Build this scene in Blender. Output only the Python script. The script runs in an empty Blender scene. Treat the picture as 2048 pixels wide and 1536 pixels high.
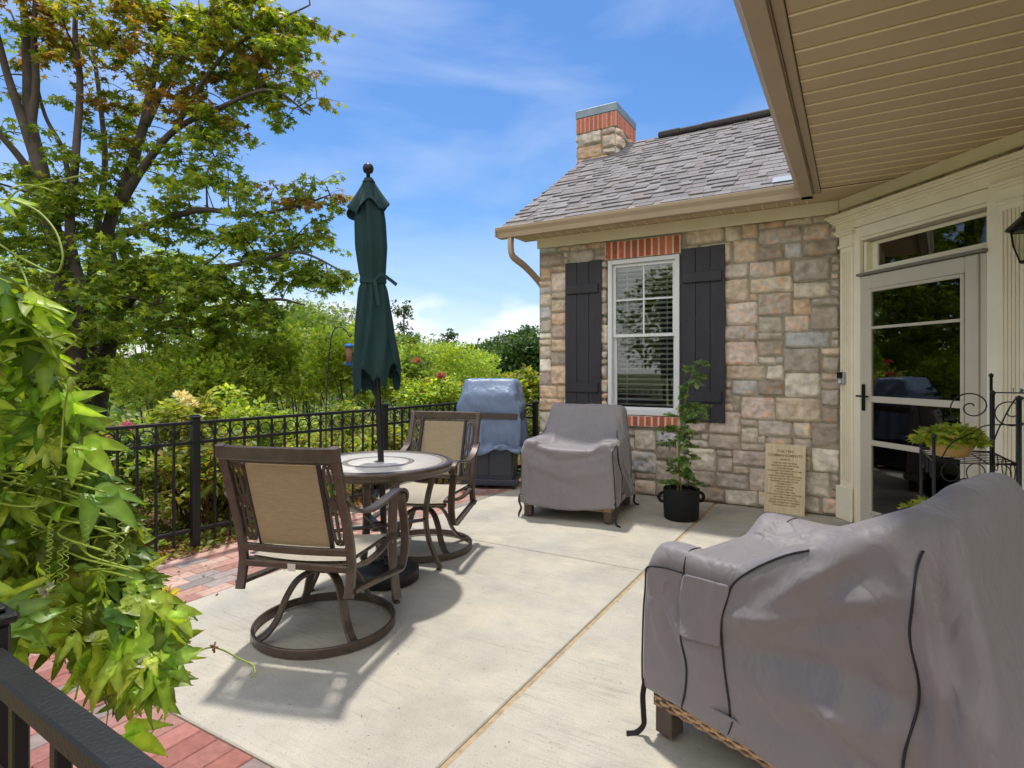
import bpy, bmesh, math, random
import numpy as np
from mathutils import Vector, Matrix, noise as mnoise
random.seed(7); RNG = np.random.default_rng(7)
R = math.radians
scene = bpy.context.scene
COL = scene.collection

# ------------------------------------------------------------------ camera
EYE = 1.30; YAW = R(30.6); FOC = 1160.0; HZ = 738.0
cam = bpy.data.objects.new('camera', bpy.data.cameras.new('camera')); COL.objects.link(cam)
cam.location = (0, 0, EYE); cam.rotation_euler = (R(90), 0, YAW)
cam.data.sensor_width = 36; cam.data.lens = FOC / 2048 * 36
cam.data.shift_y = -(768 - HZ) / 2048
cam.data.clip_start = 0.05; cam.data.clip_end = 2000
scene.camera = cam
CY, SY = math.cos(YAW), math.sin(YAW)
def V(px, py, d):
    """world point seen at a photo pixel at distance d along the view direction"""
    r = (px - 1024) / FOC * d
    return Vector((r * CY - d * SY, r * SY + d * CY, EYE + (HZ - py) / FOC * d))

# ------------------------------------------------------------------ light
SUN_EL, SUN_DIR = 71, (-0.76, 0.65)          # sun stands beyond the house, to the left
world = bpy.data.worlds.new('World'); scene.world = world; world.use_nodes = True
nt = world.node_tree; nt.nodes.clear()
def N(nt, t, **kw):
    n = nt.nodes.new(t)
    for k, v in kw.items(): setattr(n, k, v)
    return n
L = nt.links.new
sky = N(nt, 'ShaderNodeTexSky', sky_type='NISHITA', sun_disc=False)
sky.sun_elevation = R(SUN_EL); sky.sun_rotation = math.atan2(SUN_DIR[0], SUN_DIR[1])
sky.altitude = 200; sky.air_density = 1.15; sky.dust_density = 0.5; sky.ozone_density = 3.5
hs = N(nt, 'ShaderNodeHueSaturation'); hs.inputs['Saturation'].default_value = 1.22; hs.inputs['Value'].default_value = 0.80
grade = N(nt, 'ShaderNodeMixRGB', blend_type='MULTIPLY'); grade.inputs[0].default_value = 1; grade.inputs[2].default_value = (1.12, 1.12, 1.20, 1)
L(sky.outputs[0], grade.inputs[1]); L(grade.outputs[0], hs.inputs['Color'])
geo = N(nt, 'ShaderNodeTexCoord')
mp = N(nt, 'ShaderNodeMapping'); mp.inputs['Scale'].default_value = (1.0, 1.0, 3.2); mp.inputs['Rotation'].default_value = (R(6), R(-12), R(25))
L(geo.outputs['Generated'], mp.inputs[0])
n1 = N(nt, 'ShaderNodeTexNoise'); n1.inputs['Scale'].default_value = 1.7; n1.inputs['Detail'].default_value = 9; n1.inputs['Roughness'].default_value = 0.52; n1.inputs['Distortion'].default_value = 0.55
L(mp.outputs[0], n1.inputs['Vector'])
r1 = N(nt, 'ShaderNodeMapRange'); r1.inputs[1].default_value = 0.44; r1.inputs[2].default_value = 0.80; r1.inputs[4].default_value = 0.42
L(n1.outputs['Fac'], r1.inputs[0])
# low heaped cloud towards the horizon
n2 = N(nt, 'ShaderNodeTexNoise'); n2.inputs['Scale'].default_value = 5.5; n2.inputs['Detail'].default_value = 10; n2.inputs['Roughness'].default_value = 0.5
mp2 = N(nt, 'ShaderNodeMapping'); mp2.inputs['Scale'].default_value = (1, 1, 2.0); mp2.inputs['Location'].default_value = (3.1, 1.7, 0.4)
L(geo.outputs['Generated'], mp2.inputs[0]); L(mp2.outputs[0], n2.inputs['Vector'])
r2 = N(nt, 'ShaderNodeMapRange'); r2.inputs[1].default_value = 0.37; r2.inputs[2].default_value = 0.52; r2.inputs[4].default_value = 0.9
L(n2.outputs['Fac'], r2.inputs[0])
sep = N(nt, 'ShaderNodeSeparateXYZ'); L(geo.outputs['Generated'], sep.inputs[0])
band = N(nt, 'ShaderNodeMapRange', interpolation_type='SMOOTHSTEP'); band.inputs[1].default_value = 0.15; band.inputs[2].default_value = 0.09; band.inputs[3].default_value = 0; band.inputs[4].default_value = 1
L(sep.outputs['Z'], band.inputs[0])
mulb = N(nt, 'ShaderNodeMath', operation='MULTIPLY'); L(r2.outputs[0], mulb.inputs[0]); L(band.outputs[0], mulb.inputs[1])
mx = N(nt, 'ShaderNodeMath', operation='MAXIMUM'); L(r1.outputs[0], mx.inputs[0]); L(mulb.outputs[0], mx.inputs[1])
# unseen bright cloud added behind the camera to lighten the shaded wall
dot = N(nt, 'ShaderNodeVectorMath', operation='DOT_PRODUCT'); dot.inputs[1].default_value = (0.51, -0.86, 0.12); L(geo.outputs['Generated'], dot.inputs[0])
fill_cloud = N(nt, 'ShaderNodeMapRange', interpolation_type='SMOOTHSTEP'); fill_cloud.inputs[1].default_value = -0.05; fill_cloud.inputs[2].default_value = 0.45; L(dot.outputs['Value'], fill_cloud.inputs[0])
mx2 = N(nt, 'ShaderNodeMath', operation='MAXIMUM'); L(mx.outputs[0], mx2.inputs[0]); L(fill_cloud.outputs[0], mx2.inputs[1]); mx = mx2
cl = N(nt, 'ShaderNodeMixRGB'); cl.inputs[1].default_value = (7.0, 7.2, 7.6, 1); cl.inputs[2].default_value = (10.8, 10.7, 10.6, 1); L(fill_cloud.outputs[0], cl.inputs[0])
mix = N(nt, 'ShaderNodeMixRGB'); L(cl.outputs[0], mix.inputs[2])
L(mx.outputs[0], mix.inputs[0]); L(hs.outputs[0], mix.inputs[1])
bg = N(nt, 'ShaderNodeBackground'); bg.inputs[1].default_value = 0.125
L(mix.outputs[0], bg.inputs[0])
wo = N(nt, 'ShaderNodeOutputWorld'); L(bg.outputs[0], wo.inputs[0])

sl = bpy.data.lights.new('sun', 'SUN'); sl.energy = 2.9; sl.angle = R(3.0); sl.color = (1, 0.955, 0.88)
so = bpy.data.objects.new('sun', sl); COL.objects.link(so)
sd = Vector((SUN_DIR[0] * math.cos(R(SUN_EL)), SUN_DIR[1] * math.cos(R(SUN_EL)), math.sin(R(SUN_EL))))
so.rotation_euler = sd.to_track_quat('Z', 'Y').to_euler(); so.location = sd * 30

scene.view_settings.view_transform = 'Standard'; scene.view_settings.look = 'None'
scene.view_settings.exposure = 0.35; scene.view_settings.gamma = 1
scene.render.engine = 'CYCLES'
cy = scene.cycles
cy.use_denoising = True; cy.max_bounces = 7; cy.diffuse_bounces = 4; cy.glossy_bounces = 4
cy.transmission_bounces = 4; cy.transparent_max_bounces = 8; cy.sample_clamp_indirect = 8

# ------------------------------------------------------------------ materials
def s2l(c): return tuple((x / 12.92 if x <= 0.04045 else ((x + 0.055) / 1.055) ** 2.4) for x in c)
def rgb(*c): return s2l(tuple(x / 255 for x in c)) + (1,)
def mat(name, col, rough=0.6, metal=0.0, var=0.0, vscale=6.0, bump=0.0, bscale=60.0, spec=0.5, attr=None, col2=None, stretch=(1, 1, 1), coat=0, sheen=0, bdetail=4):
    m = bpy.data.materials.new(name); m.use_nodes = True; t = m.node_tree; b = t.nodes['Principled BSDF']
    b.inputs['Roughness'].default_value = rough; b.inputs['Metallic'].default_value = metal
    b.inputs['Specular IOR Level'].default_value = spec
    if coat: b.inputs['Coat Weight'].default_value = coat; b.inputs['Coat Roughness'].default_value = 0.15
    if sheen: b.inputs['Sheen Weight'].default_value = sheen
    lk = t.links.new
    tc = N(t, 'ShaderNodeTexCoord'); mpn = N(t, 'ShaderNodeMapping'); mpn.inputs['Scale'].default_value = stretch
    lk(tc.outputs['Object'], mpn.inputs[0])
    out = None
    if attr:
        a = N(t, 'ShaderNodeAttribute'); a.attribute_name = attr; out = a.outputs['Color']
    if var > 0:
        nz = N(t, 'ShaderNodeTexNoise'); nz.inputs['Scale'].default_value = vscale; nz.inputs['Detail'].default_value = 8; nz.inputs['Roughness'].default_value = 0.62
        lk(mpn.outputs[0], nz.inputs['Vector'])
        rm = N(t, 'ShaderNodeMapRange'); rm.inputs[1].default_value = 0.28; rm.inputs[2].default_value = 0.72
        lk(nz.outputs['Fac'], rm.inputs[0])
        if col2 is not None and not attr:
            mm = N(t, 'ShaderNodeMixRGB'); mm.inputs[1].default_value = col; mm.inputs[2].default_value = col2
            lk(rm.outputs[0], mm.inputs[0]); out = mm.outputs[0]
        else:
            rm.inputs[3].default_value = 1 - var; rm.inputs[4].default_value = 1 + var
            mm = N(t, 'ShaderNodeMixRGB', blend_type='MULTIPLY'); mm.inputs[0].default_value = 1
            if out is None: mm.inputs[1].default_value = col
            else: lk(out, mm.inputs[1])
            lk(rm.outputs[0], mm.inputs[2]); out = mm.outputs[0]
    if out is None: b.inputs['Base Color'].default_value = col
    else: lk(out, b.inputs['Base Color'])
    if bump > 0:
        bn = N(t, 'ShaderNodeTexNoise'); bn.inputs['Scale'].default_value = bscale; bn.inputs['Detail'].default_value = bdetail
        lk(mpn.outputs[0], bn.inputs['Vector'])
        bb = N(t, 'ShaderNodeBump'); bb.inputs['Strength'].default_value = bump; bb.inputs['Distance'].default_value = 0.01
        lk(bn.outputs['Fac'], bb.inputs['Height']); lk(bb.outputs[0], b.inputs['Normal'])
    return m
def leafmat(name, trans=0.45, rough=0.5, gain=(1.5, 1.7, 0.5)):
    m = bpy.data.materials.new(name); m.use_nodes = True; t = m.node_tree; b = t.nodes['Principled BSDF']; lk = t.links.new
    a = N(t, 'ShaderNodeAttribute'); a.attribute_name = 'tint'
    tc = N(t, 'ShaderNodeTexCoord'); nz = N(t, 'ShaderNodeTexNoise'); nz.inputs['Scale'].default_value = 40
    lk(tc.outputs['Object'], nz.inputs['Vector'])
    rm = N(t, 'ShaderNodeMapRange'); rm.inputs[3].default_value = 0.75; rm.inputs[4].default_value = 1.25; lk(nz.outputs['Fac'], rm.inputs[0])
    mm = N(t, 'ShaderNodeMixRGB', blend_type='MULTIPLY'); mm.inputs[0].default_value = 1
    lk(a.outputs['Color'], mm.inputs[1]); lk(rm.outputs[0], mm.inputs[2])
    lk(mm.outputs[0], b.inputs['Base Color']); b.inputs['Roughness'].default_value = rough; b.inputs['Specular IOR Level'].default_value = 0.35
    g = N(t, 'ShaderNodeMixRGB', blend_type='MULTIPLY'); g.inputs[0].default_value = 1; g.inputs[2].default_value = gain + (1,)
    lk(mm.outputs[0], g.inputs[1])
    tr = N(t, 'ShaderNodeBsdfTranslucent'); lk(g.outputs[0], tr.inputs[0])
    ms = N(t, 'ShaderNodeMixShader'); ms.inputs[0].default_value = trans
    lk(b.outputs[0], ms.inputs[1]); lk(tr.outputs[0], ms.inputs[2]); lk(ms.outputs[0], t.nodes['Material Output'].inputs[0])
    return m
def glassmat(name, tint=(1, 1, 1), refl=1.0, ior=1.5):
    m = bpy.data.materials.new(name); m.use_nodes = True; t = m.node_tree; lk = t.links.new
    t.nodes.remove(t.nodes['Principled BSDF'])
    tr = N(t, 'ShaderNodeBsdfTransparent'); tr.inputs[0].default_value = tint + (1,)
    gl = N(t, 'ShaderNodeBsdfGlossy'); gl.inputs['Roughness'].default_value = 0.0
    fr = N(t, 'ShaderNodeFresnel'); fr.inputs[0].default_value = ior
    mu = N(t, 'ShaderNodeMath', operation='MULTIPLY'); mu.inputs[1].default_value = refl; mu.use_clamp = True
    lk(fr.outputs[0], mu.inputs[0])
    ms = N(t, 'ShaderNodeMixShader'); lk(mu.outputs[0], ms.inputs[0]); lk(tr.outputs[0], ms.inputs[1]); lk(gl.outputs[0], ms.inputs[2])
    lk(ms.outputs[0], t.nodes['Material Output'].inputs[0])
    return m

M = {}
M['trim'] = mat('cream paint', rgb(250, 240, 216), 0.45, var=0.05, vscale=5, bump=0.05, bscale=30)
M['vinyl'] = mat('white vinyl', rgb(222, 224, 226), 0.35, var=0.03)
M['gutter'] = mat('tan aluminium', rgb(182, 162, 138), 0.4, var=0.07, vscale=4)
M['soffit'] = mat('tan vinyl soffit', rgb(204, 184, 150), 0.5, var=0.06, vscale=3)
M['soffitbead'] = mat('soffit bead', rgb(255, 238, 200), 0.5)
M['shutter'] = mat('black stained wood', rgb(44, 42, 50), 0.6, var=0.25, vscale=14, stretch=(1, 1, .15), bump=.35, bscale=60)
M['stone'] = mat('cut field stone', rgb(170, 150, 125), 0.85, var=0.30, vscale=11, bump=1.0, bscale=30, attr='tint', bdetail=10)
M['jointpale'] = mat('pale brick mortar', rgb(214, 200, 176), .95, var=.1)
M['mortar'] = mat('grey mortar', rgb(168, 160, 144), 0.95, var=0.14, vscale=14, bump=0.6, bscale=90)
M['brick'] = mat('fired brick', rgb(178, 82, 56), 0.85, var=0.16, vscale=25, bump=0.5, bscale=120, attr='tint')
M['shingle'] = mat('asphalt shingle', rgb(120, 112, 110), 0.8, var=0.22, vscale=70, bump=0.5, bscale=300, attr='tint')
M['roofdark'] = mat('ridge shingle', rgb(62, 58, 58), 0.85, var=0.3, vscale=50, bump=.5, bscale=200)
M['metal'] = mat('galvanised metal', rgb(124, 138, 148), 0.5, 0.3, var=0.2)
M['paver'] = mat('clay paver', rgb(170, 105, 85), 0.85, var=0.20, vscale=28, bump=0.35, bscale=120, attr='tint')
M['sand'] = mat('joint sand', rgb(178, 156, 126), 0.95, var=0.3, vscale=30, bump=.5, bscale=200)
M['iron'] = mat('black powder coat', rgb(22, 22, 25), 0.42, var=0.3, vscale=20, bump=.12, bscale=200)
M['bronze'] = mat('brown cast aluminium', rgb(84, 71, 62), 0.36, 0.35, var=0.28, vscale=18, bump=.2, bscale=150, coat=.15)
M['bronzedark'] = mat('dark channel', rgb(48, 44, 46), 0.45, 0.3)
M['sling'] = mat('woven back sling', rgb(172, 156, 128), 0.8, var=0.16, vscale=90, stretch=(.25, 1, 1), bump=.4, bscale=260)
M['slingb'] = mat('woven sling seat', rgb(176, 166, 146), 0.8, var=0.10, vscale=90, stretch=(.25, 1, 1), bump=.4, bscale=260)
M['tile'] = mat('pale stone tile', rgb(196, 190, 180), 0.45, var=0.12, vscale=16)
M['tiledark'] = mat('mosaic tile', rgb(128, 116, 104), 0.5, var=0.45, vscale=70)
M['green'] = mat('dark green canvas', rgb(14, 50, 52), 0.85, var=0.15, vscale=8, bump=.15, bscale=300)
M['umbpole'] = mat('dark brown pole', rgb(32, 30, 32), 0.4, 0.3, var=.1)
M['resin'] = mat('black resin', rgb(30, 28, 28), 0.45, var=.2)
M['cover'] = mat('taupe polyester', rgb(128, 121, 123), 0.55, var=0.05, vscale=3, bump=.12, bscale=420, sheen=.25)
M['coverblue'] = mat('blue grey vinyl', rgb(104, 122, 152), 0.42, var=0.10, vscale=5, bump=.10, bscale=60)
M['piping'] = mat('black piping', rgb(26, 26, 34), 0.5)
M['strap'] = mat('black webbing', rgb(38, 32, 34), 0.7)
M['strapbrown'] = mat('brown strap', rgb(72, 58, 54), 0.6)
M['wicker'] = mat('tan wicker', rgb(166, 132, 98), 0.6, var=0.3, vscale=40, attr='tint')
M['darkleg'] = mat('brown leg', rgb(80, 66, 58), 0.5, var=.2)
M['cabinet'] = mat('charcoal grill cabinet', rgb(52, 56, 68), 0.4, 0.1, var=.08)
M['felt'] = mat('black felt', rgb(22, 22, 24), 0.95, var=.2, vscale=60, bump=.5, bscale=300)
M['soil'] = mat('soil', rgb(60, 46, 36), 0.95, var=.4, vscale=60, bump=.8, bscale=90)
M['wood'] = mat('pale pine board', rgb(226, 208, 170), 0.7, var=0.16, vscale=7, stretch=(6, 1, .6), bump=.3, bscale=40)
M['woodink'] = mat('burnt lettering', rgb(158, 128, 86), 0.85)
M['bamboo'] = mat('bamboo stake', rgb(200, 178, 120), 0.6, var=.15)
M['storm'] = mat('almond storm door', rgb(206, 197, 180), 0.35, var=.04)
M['stormgrey'] = mat('grey drip cap', rgb(128, 122, 112), 0.4)
M['doordark'] = mat('black panel door', rgb(30, 27, 28), 0.4, var=.1)
M['interior'] = mat('dark room', rgb(38, 36, 34), 0.8)
M['blind'] = mat('white blind slat', rgb(236, 236, 228), 0.5)
M['blackmetal'] = mat('black hardware', rgb(20, 20, 22), 0.35, .5)
M['silver'] = mat('satin nickel', rgb(178, 182, 190), 0.3, .8)
M['bark'] = mat('grey brown bark', rgb(78, 68, 62), 0.92, var=0.45, vscale=9, stretch=(1, 1, .35), bump=1.0, bscale=22, bdetail=8)
M['twig'] = mat('thin branch', rgb(66, 52, 44), 0.9, var=.3)
M['stem'] = mat('green vine stem', rgb(150, 168, 62), 0.55, var=.15)
M['plantstem'] = mat('plant stem', rgb(110, 120, 62), 0.7, var=.2)
M['dry'] = mat('dry brown stems', rgb(128, 92, 60), 0.9, var=.3)
M['leaf'] = leafmat('maple foliage', 0.5, gain=(1.75, 1.6, .45))
M['shrubleaf'] = leafmat('shrub foliage', 0.42, gain=(1.75, 1.6, .45))
M['vineleaf'] = leafmat('vine leaf', 0.42, 0.34, (1.5, 1.5, 0.35))
M['petal'] = leafmat('petal', 0.35, .6, (1.1, 1.0, .9))
M['blue'] = mat('blue plastic', rgb(40, 110, 190), 0.4)
M['seed'] = mat('bird seed', rgb(124, 92, 74), 0.8, var=.5, vscale=90)
M['terracotta'] = mat('terracotta', rgb(206, 164, 104), 0.7, var=.15)
M['glass'] = glassmat('window glass', (.9, .93, .92), 1.7, 1.5)
M['doorglass'] = glassmat('storm glass', (.55, .58, .57), 3.0, 1.5)
M['lampglass'] = glassmat('lamp glass', (.8, .82, .75), 1.4, 1.45)
M['mulch'] = mat('bark mulch', rgb(112, 78, 54), 0.95, var=0.55, vscale=30, bump=1, bscale=60)
M['label'] = mat('care label', rgb(205, 198, 186), .7)

def crease(m, scale, dist, strength=1.0, stretch=(1, 1, 1)):
    t = m.node_tree; lk = t.links.new; b = t.nodes['Principled BSDF']; tc = N(t, 'ShaderNodeTexCoord'); mpn = N(t, 'ShaderNodeMapping'); mpn.inputs['Scale'].default_value = stretch; lk(tc.outputs['Object'], mpn.inputs[0])
    hsum = None
    for s_, w_ in ((scale, 1.0), (scale * 2.7, .35)):
        n = N(t, 'ShaderNodeTexNoise'); n.inputs['Scale'].default_value = s_; n.inputs['Detail'].default_value = 2; n.inputs['Distortion'].default_value = 1.2; lk(mpn.outputs[0], n.inputs['Vector'])
        a = N(t, 'ShaderNodeMath', operation='SUBTRACT'); a.inputs[1].default_value = .5; lk(n.outputs['Fac'], a.inputs[0]); c = N(t, 'ShaderNodeMath', operation='ABSOLUTE'); lk(a.outputs[0], c.inputs[0])
        d = N(t, 'ShaderNodeMath', operation='MULTIPLY'); d.inputs[1].default_value = w_; lk(c.outputs[0], d.inputs[0])
        if hsum is None: hsum = d.outputs[0]
        else: e = N(t, 'ShaderNodeMath', operation='ADD'); lk(hsum, e.inputs[0]); lk(d.outputs[0], e.inputs[1]); hsum = e.outputs[0]
    bb = N(t, 'ShaderNodeBump'); bb.inputs['Strength'].default_value = strength; bb.inputs['Distance'].default_value = dist; lk(hsum, bb.inputs['Height'])
    old = b.inputs['Normal'].links
    if old: lk(old[0].from_socket, bb.inputs['Normal'])
    lk(bb.outputs[0], b.inputs['Normal'])
crease(M['cover'], 4.2, .05, .6, (1, 1, .55)); crease(M['coverblue'], 5, .05, .4, (1, 1, .4))
def concrete():
    m = mat('broomed concrete', rgb(190, 184, 172), 0.88, bump=0.0); t = m.node_tree; lk = t.links.new; b = t.nodes['Principled BSDF']
    tc = N(t, 'ShaderNodeTexCoord')
    def noise(scale, det, st=(1, 1, 1), rough=.6):
        mpn = N(t, 'ShaderNodeMapping'); mpn.inputs['Scale'].default_value = st; lk(tc.outputs['Object'], mpn.inputs[0])
        n = N(t, 'ShaderNodeTexNoise'); n.inputs['Scale'].default_value = scale; n.inputs['Detail'].default_value = det; n.inputs['Roughness'].default_value = rough
        lk(mpn.outputs[0], n.inputs['Vector']); return n.outputs['Fac']
    def rng(x, a, bb, c, d):
        n = N(t, 'ShaderNodeMapRange'); n.inputs[1].default_value = a; n.inputs[2].default_value = bb; n.inputs[3].default_value = c; n.inputs[4].default_value = d; lk(x, n.inputs[0]); return n.outputs[0]
    def mul(a, bb):
        n = N(t, 'ShaderNodeMath', operation='MULTIPLY'); lk(a, n.inputs[0]); lk(bb, n.inputs[1]); return n.outputs[0]
    big = rng(noise(1.3, 6), .3, .7, .80, 1.10)
    med = rng(noise(7, 8, (1, 1, 1), .7), .3, .7, .90, 1.07)
    fine = rng(noise(160, 3), .3, .7, .88, 1.10)
    # broom marks and rubbed streaks
    streak = rng(noise(16, 6, (.25, 3.2, 1), .75), .50, .70, 1.0, .60)
    patch = noise(1.7, 3)
    pm = rng(patch, .44, .62, 0, 1)
    mxs = N(t, 'ShaderNodeMixRGB'); mxs.inputs[1].default_value = (1, 1, 1, 1); lk(pm, mxs.inputs[0]); lk(streak, mxs.inputs[2])
    pits = rng(noise(75, 2, (1, 1, 1), .5), .66, .74, 1.0, .5)
    v = mul(mul(mul(big, med), fine), pits)
    base = N(t, 'ShaderNodeMixRGB'); base.inputs[1].default_value = rgb(194, 186, 168); base.inputs[2].default_value = rgb(178, 174, 164)
    lk(rng(noise(2.2, 4), .35, .65, 0, 1), base.inputs[0])
    m1 = N(t, 'ShaderNodeMixRGB', blend_type='MULTIPLY'); m1.inputs[0].default_value = 1; lk(base.outputs[0], m1.inputs[1]); lk(v, m1.inputs[2])
    m2 = N(t, 'ShaderNodeMixRGB', blend_type='MULTIPLY'); m2.inputs[0].default_value = 1; lk(m1.outputs[0], m2.inputs[1]); lk(mxs.outputs[0], m2.inputs[2])
    # faint rust ring left by a pot
    sub = N(t, 'ShaderNodeVectorMath', operation='DISTANCE'); sub.inputs[1].default_value = (-1.43, 4.77, 0.0)
    lk(tc.outputs['Object'], sub.inputs[0])
    d = N(t, 'ShaderNodeMath', operation='SUBTRACT'); d.inputs[1].default_value = 0.125; lk(sub.outputs['Value'], d.inputs[0])
    ab = N(t, 'ShaderNodeMath', operation='ABSOLUTE'); lk(d.outputs[0], ab.inputs[0])
    ring = mul(rng(ab.outputs[0], 0.003, 0.012, .55, 0), rng(noise(14, 3), .4, .6, .3, 1))
    m3 = N(t, 'ShaderNodeMixRGB'); m3.inputs[2].default_value = rgb(160, 112, 76); lk(ring, m3.inputs[0]); lk(m2.outputs[0], m3.inputs[1])
    lk(m3.outputs[0], b.inputs['Base Color'])
    bm = N(t, 'ShaderNodeBump'); bm.inputs['Strength'].default_value = .35; bm.inputs['Distance'].default_value = .004
    lk(noise(120, 5, (.5, 2.5, 1)), bm.inputs['Height']); lk(bm.outputs[0], b.inputs['Normal'])
    return m
M['concrete'] = concrete()
def groundmat():
    m = mat('meadow ground', rgb(84, 100, 48), 0.95, var=.4, vscale=.6, col2=rgb(120, 122, 66), bump=.6, bscale=8)
    return m
M['ground'] = groundmat()

# ------------------------------------------------------------------ mesh helpers
def frame_from(t):
    t = t.normalized(); u = Vector((0, 0, 1)) if abs(t.z) < 0.95 else Vector((1, 0, 0))
    a = t.cross(u).normalized(); return a, a.cross(t).normalized()
class MB:
    def __init__(s): s.v = []; s.f = []; s.c = []; s.cur = (1, 1, 1, 1); s.sm = []; s.smooth = False
    def vert(s, p): s.v.append(tuple(p)); s.c.append(s.cur); return len(s.v) - 1
    def face(s, *i): s.f.append(tuple(i)); s.sm.append(s.smooth)
    def box(s, lo, hi, mtx=None):
        (x0, y0, z0), (x1, y1, z1) = lo, hi
        ps = [Vector(p) for p in ((x0, y0, z0), (x1, y0, z0), (x1, y1, z0), (x0, y1, z0), (x0, y0, z1), (x1, y0, z1), (x1, y1, z1), (x0, y1, z1))]
        if mtx: ps = [mtx @ p for p in ps]
        i = [s.vert(p) for p in ps]
        for q in ((3, 2, 1, 0), (4, 5, 6, 7), (0, 1, 5, 4), (1, 2, 6, 5), (2, 3, 7, 6), (3, 0, 4, 7)): s.face(*[i[k] for k in q])
        return s
    def bbox(s, lo, hi, b=0.004, mtx=None):
        """box with chamfered edges (top, bottom and corners)"""
        (x0, y0, z0), (x1, y1, z1) = lo, hi
        rings = []
        for z, k in ((z0, b), (z0 + b, 0), (z1 - b, 0), (z1, b)):
            ps = [(x0 + k + b * (k == 0), y0 + k), (x1 - k - b * (k == 0), y0 + k), (x1 - k, y0 + k + b * (k == 0)), (x1 - k, y1 - k - b * (k == 0)), (x1 - k - b * (k == 0), y1 - k), (x0 + k + b * (k == 0), y1 - k), (x0 + k, y1 - k - b * (k == 0)), (x0 + k, y0 + k + b * (k == 0))]
            rings.append([s.vert((mtx @ Vector((x, y, z))) if mtx else (x, y, z)) for x, y in ps])
        for a, c in zip(rings, rings[1:]):
            for j in range(8): s.face(a[j], a[(j + 1) % 8], c[(j + 1) % 8], c[j])
        s.face(*rings[0][::-1]); s.face(*rings[-1]); return s
    def sweep(s, pts, prof, up=None, closed=False, cap=True, scales=None):
        """sweep profile [(a,b)] (a along side, b along up) along pts"""
        pts = [Vector(p) for p in pts]; n = len(pts); rings = []
        pa = None
        for i, p in enumerate(pts):
            if closed: t = pts[(i + 1) % n] - pts[i - 1]
            else: t = pts[min(i + 1, n - 1)] - pts[max(i - 1, 0)]
            if t.length < 1e-9: t = Vector((0, 0, 1))
            t.normalize()
            if up is not None:
                U = Vector(up); a = t.cross(U)
                if a.length < 1e-4: a = pa or Vector((1, 0, 0))
                a.normalize(); b = a.cross(t).normalized()
            else:
                if pa is None: a, b = frame_from(t)
                else:
                    a = pa - t * pa.dot(t)
                    if a.length < 1e-5: a, b = frame_from(t)
                    a.normalize(); b = a.cross(t).normalized()
            pa = a
            k = scales[i] if scales else 1.0
            rings.append([s.vert(p + a * (x * k) + b * (y * k)) for x, y in prof])
        m = len(prof)
        rr = rings + [rings[0]] if closed else rings
        for q, w in zip(rr, rr[1:]):
            for j in range(m): s.face(q[j], q[(j + 1) % m], w[(j + 1) % m], w[j])
        if cap and not closed: s.face(*rings[0][::-1]); s.face(*rings[-1])
        return s
    def tube(s, pts, r, n=8, closed=False, radii=None):
        prof = [(math.cos(2 * math.pi * k / n) * r, math.sin(2 * math.pi * k / n) * r) for k in range(n)]
        sm = s.smooth; s.smooth = True
        s.sweep(pts, prof, closed=closed, scales=[q / r for q in radii] if radii else None); s.smooth = sm; return s
    def ribbon(s, pts, w, t, up=None, closed=False, b=None):
        b = min(w, t) * 0.22 if b is None else b
        x, y = w / 2, t / 2
        prof = [(-x, -y + b), (-x + b, -y), (x - b, -y), (x, -y + b), (x, y - b), (x - b, y), (-x + b, y), (-x, y - b)]
        return s.sweep(pts, prof, up=up, closed=closed)
    def lathe(s, prof, c=(0, 0, 0), n=32, mtx=None, cap=True):
        sm = s.smooth; s.smooth = True; rings = []
        for r, z in prof:
            rg = []
            for k in range(n):
                a = 2 * math.pi * k / n; p = Vector((c[0] + r * math.cos(a), c[1] + r * math.sin(a), c[2] + z))
                rg.append(s.vert(mtx @ p if mtx else p))
            rings.append(rg)
        for a, b in zip(rings, rings[1:]):
            for j in range(n): s.face(a[j], a[(j + 1) % n], b[(j + 1) % n], b[j])
        if cap and prof[0] != prof[-1]:
            if prof[0][0] > 1e-6: s.face(*rings[0][::-1])
            if prof[-1][0] > 1e-6: s.face(*rings[-1])
        s.smooth = sm; return s
    def grid(s, P, flip=False):
        """P[i][j] points"""
        ids = [[s.vert(p) for p in row] for row in P]
        for i in range(len(P) - 1):
            for j in range(len(P[0]) - 1):
                q = (ids[i][j], ids[i + 1][j], ids[i + 1][j + 1], ids[i][j + 1])
                s.face(*(q[::-1] if flip else q))
        return ids
    def build(s, name, m, parent=None, tint=False, smooth_angle=None):
        me = bpy.data.meshes.new(name); me.from_pydata(s.v, [], s.f); me.materials.append(m)
        me.polygons.foreach_set('use_smooth', s.sm)
        if tint:
            at = me.attributes.new('tint', 'FLOAT_COLOR', 'POINT'); at.data.foreach_set('color', np.array(s.c, dtype=np.float32).ravel())
        me.update()
        o = bpy.data.objects.new(name, me); COL.objects.link(o)
        if parent: o.parent = parent
        return o
def crv(pts, n=6):
    """Catmull-Rom through pts"""
    P = [Vector(p) for p in pts]; P = [P[0] * 2 - P[1]] + P + [P[-1] * 2 - P[-2]]; out = []
    for i in range(1, len(P) - 2):
        for k in range(n):
            t = k / n; a, b, c, d = P[i - 1], P[i], P[i + 1], P[i + 2]
            out.append(0.5 * ((2 * b) + (c - a) * t + (2 * a - 5 * b + 4 * c - d) * t * t + (3 * b - a - 3 * c + d) * t ** 3))
    out.append(P[-2]); return out
def thing(name, label, cat, loc=(0, 0, 0), rz=0, group=None):
    o = bpy.data.objects.new(name, None); COL.objects.link(o); o.location = loc; o.rotation_euler = (0, 0, rz)
    o['label'] = label; o['category'] = cat
    if group: o['group'] = group
    return o
def tag(o, label, cat, group=None):
    o['label'] = label; o['category'] = cat
    if group: o['group'] = group
    return o
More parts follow.
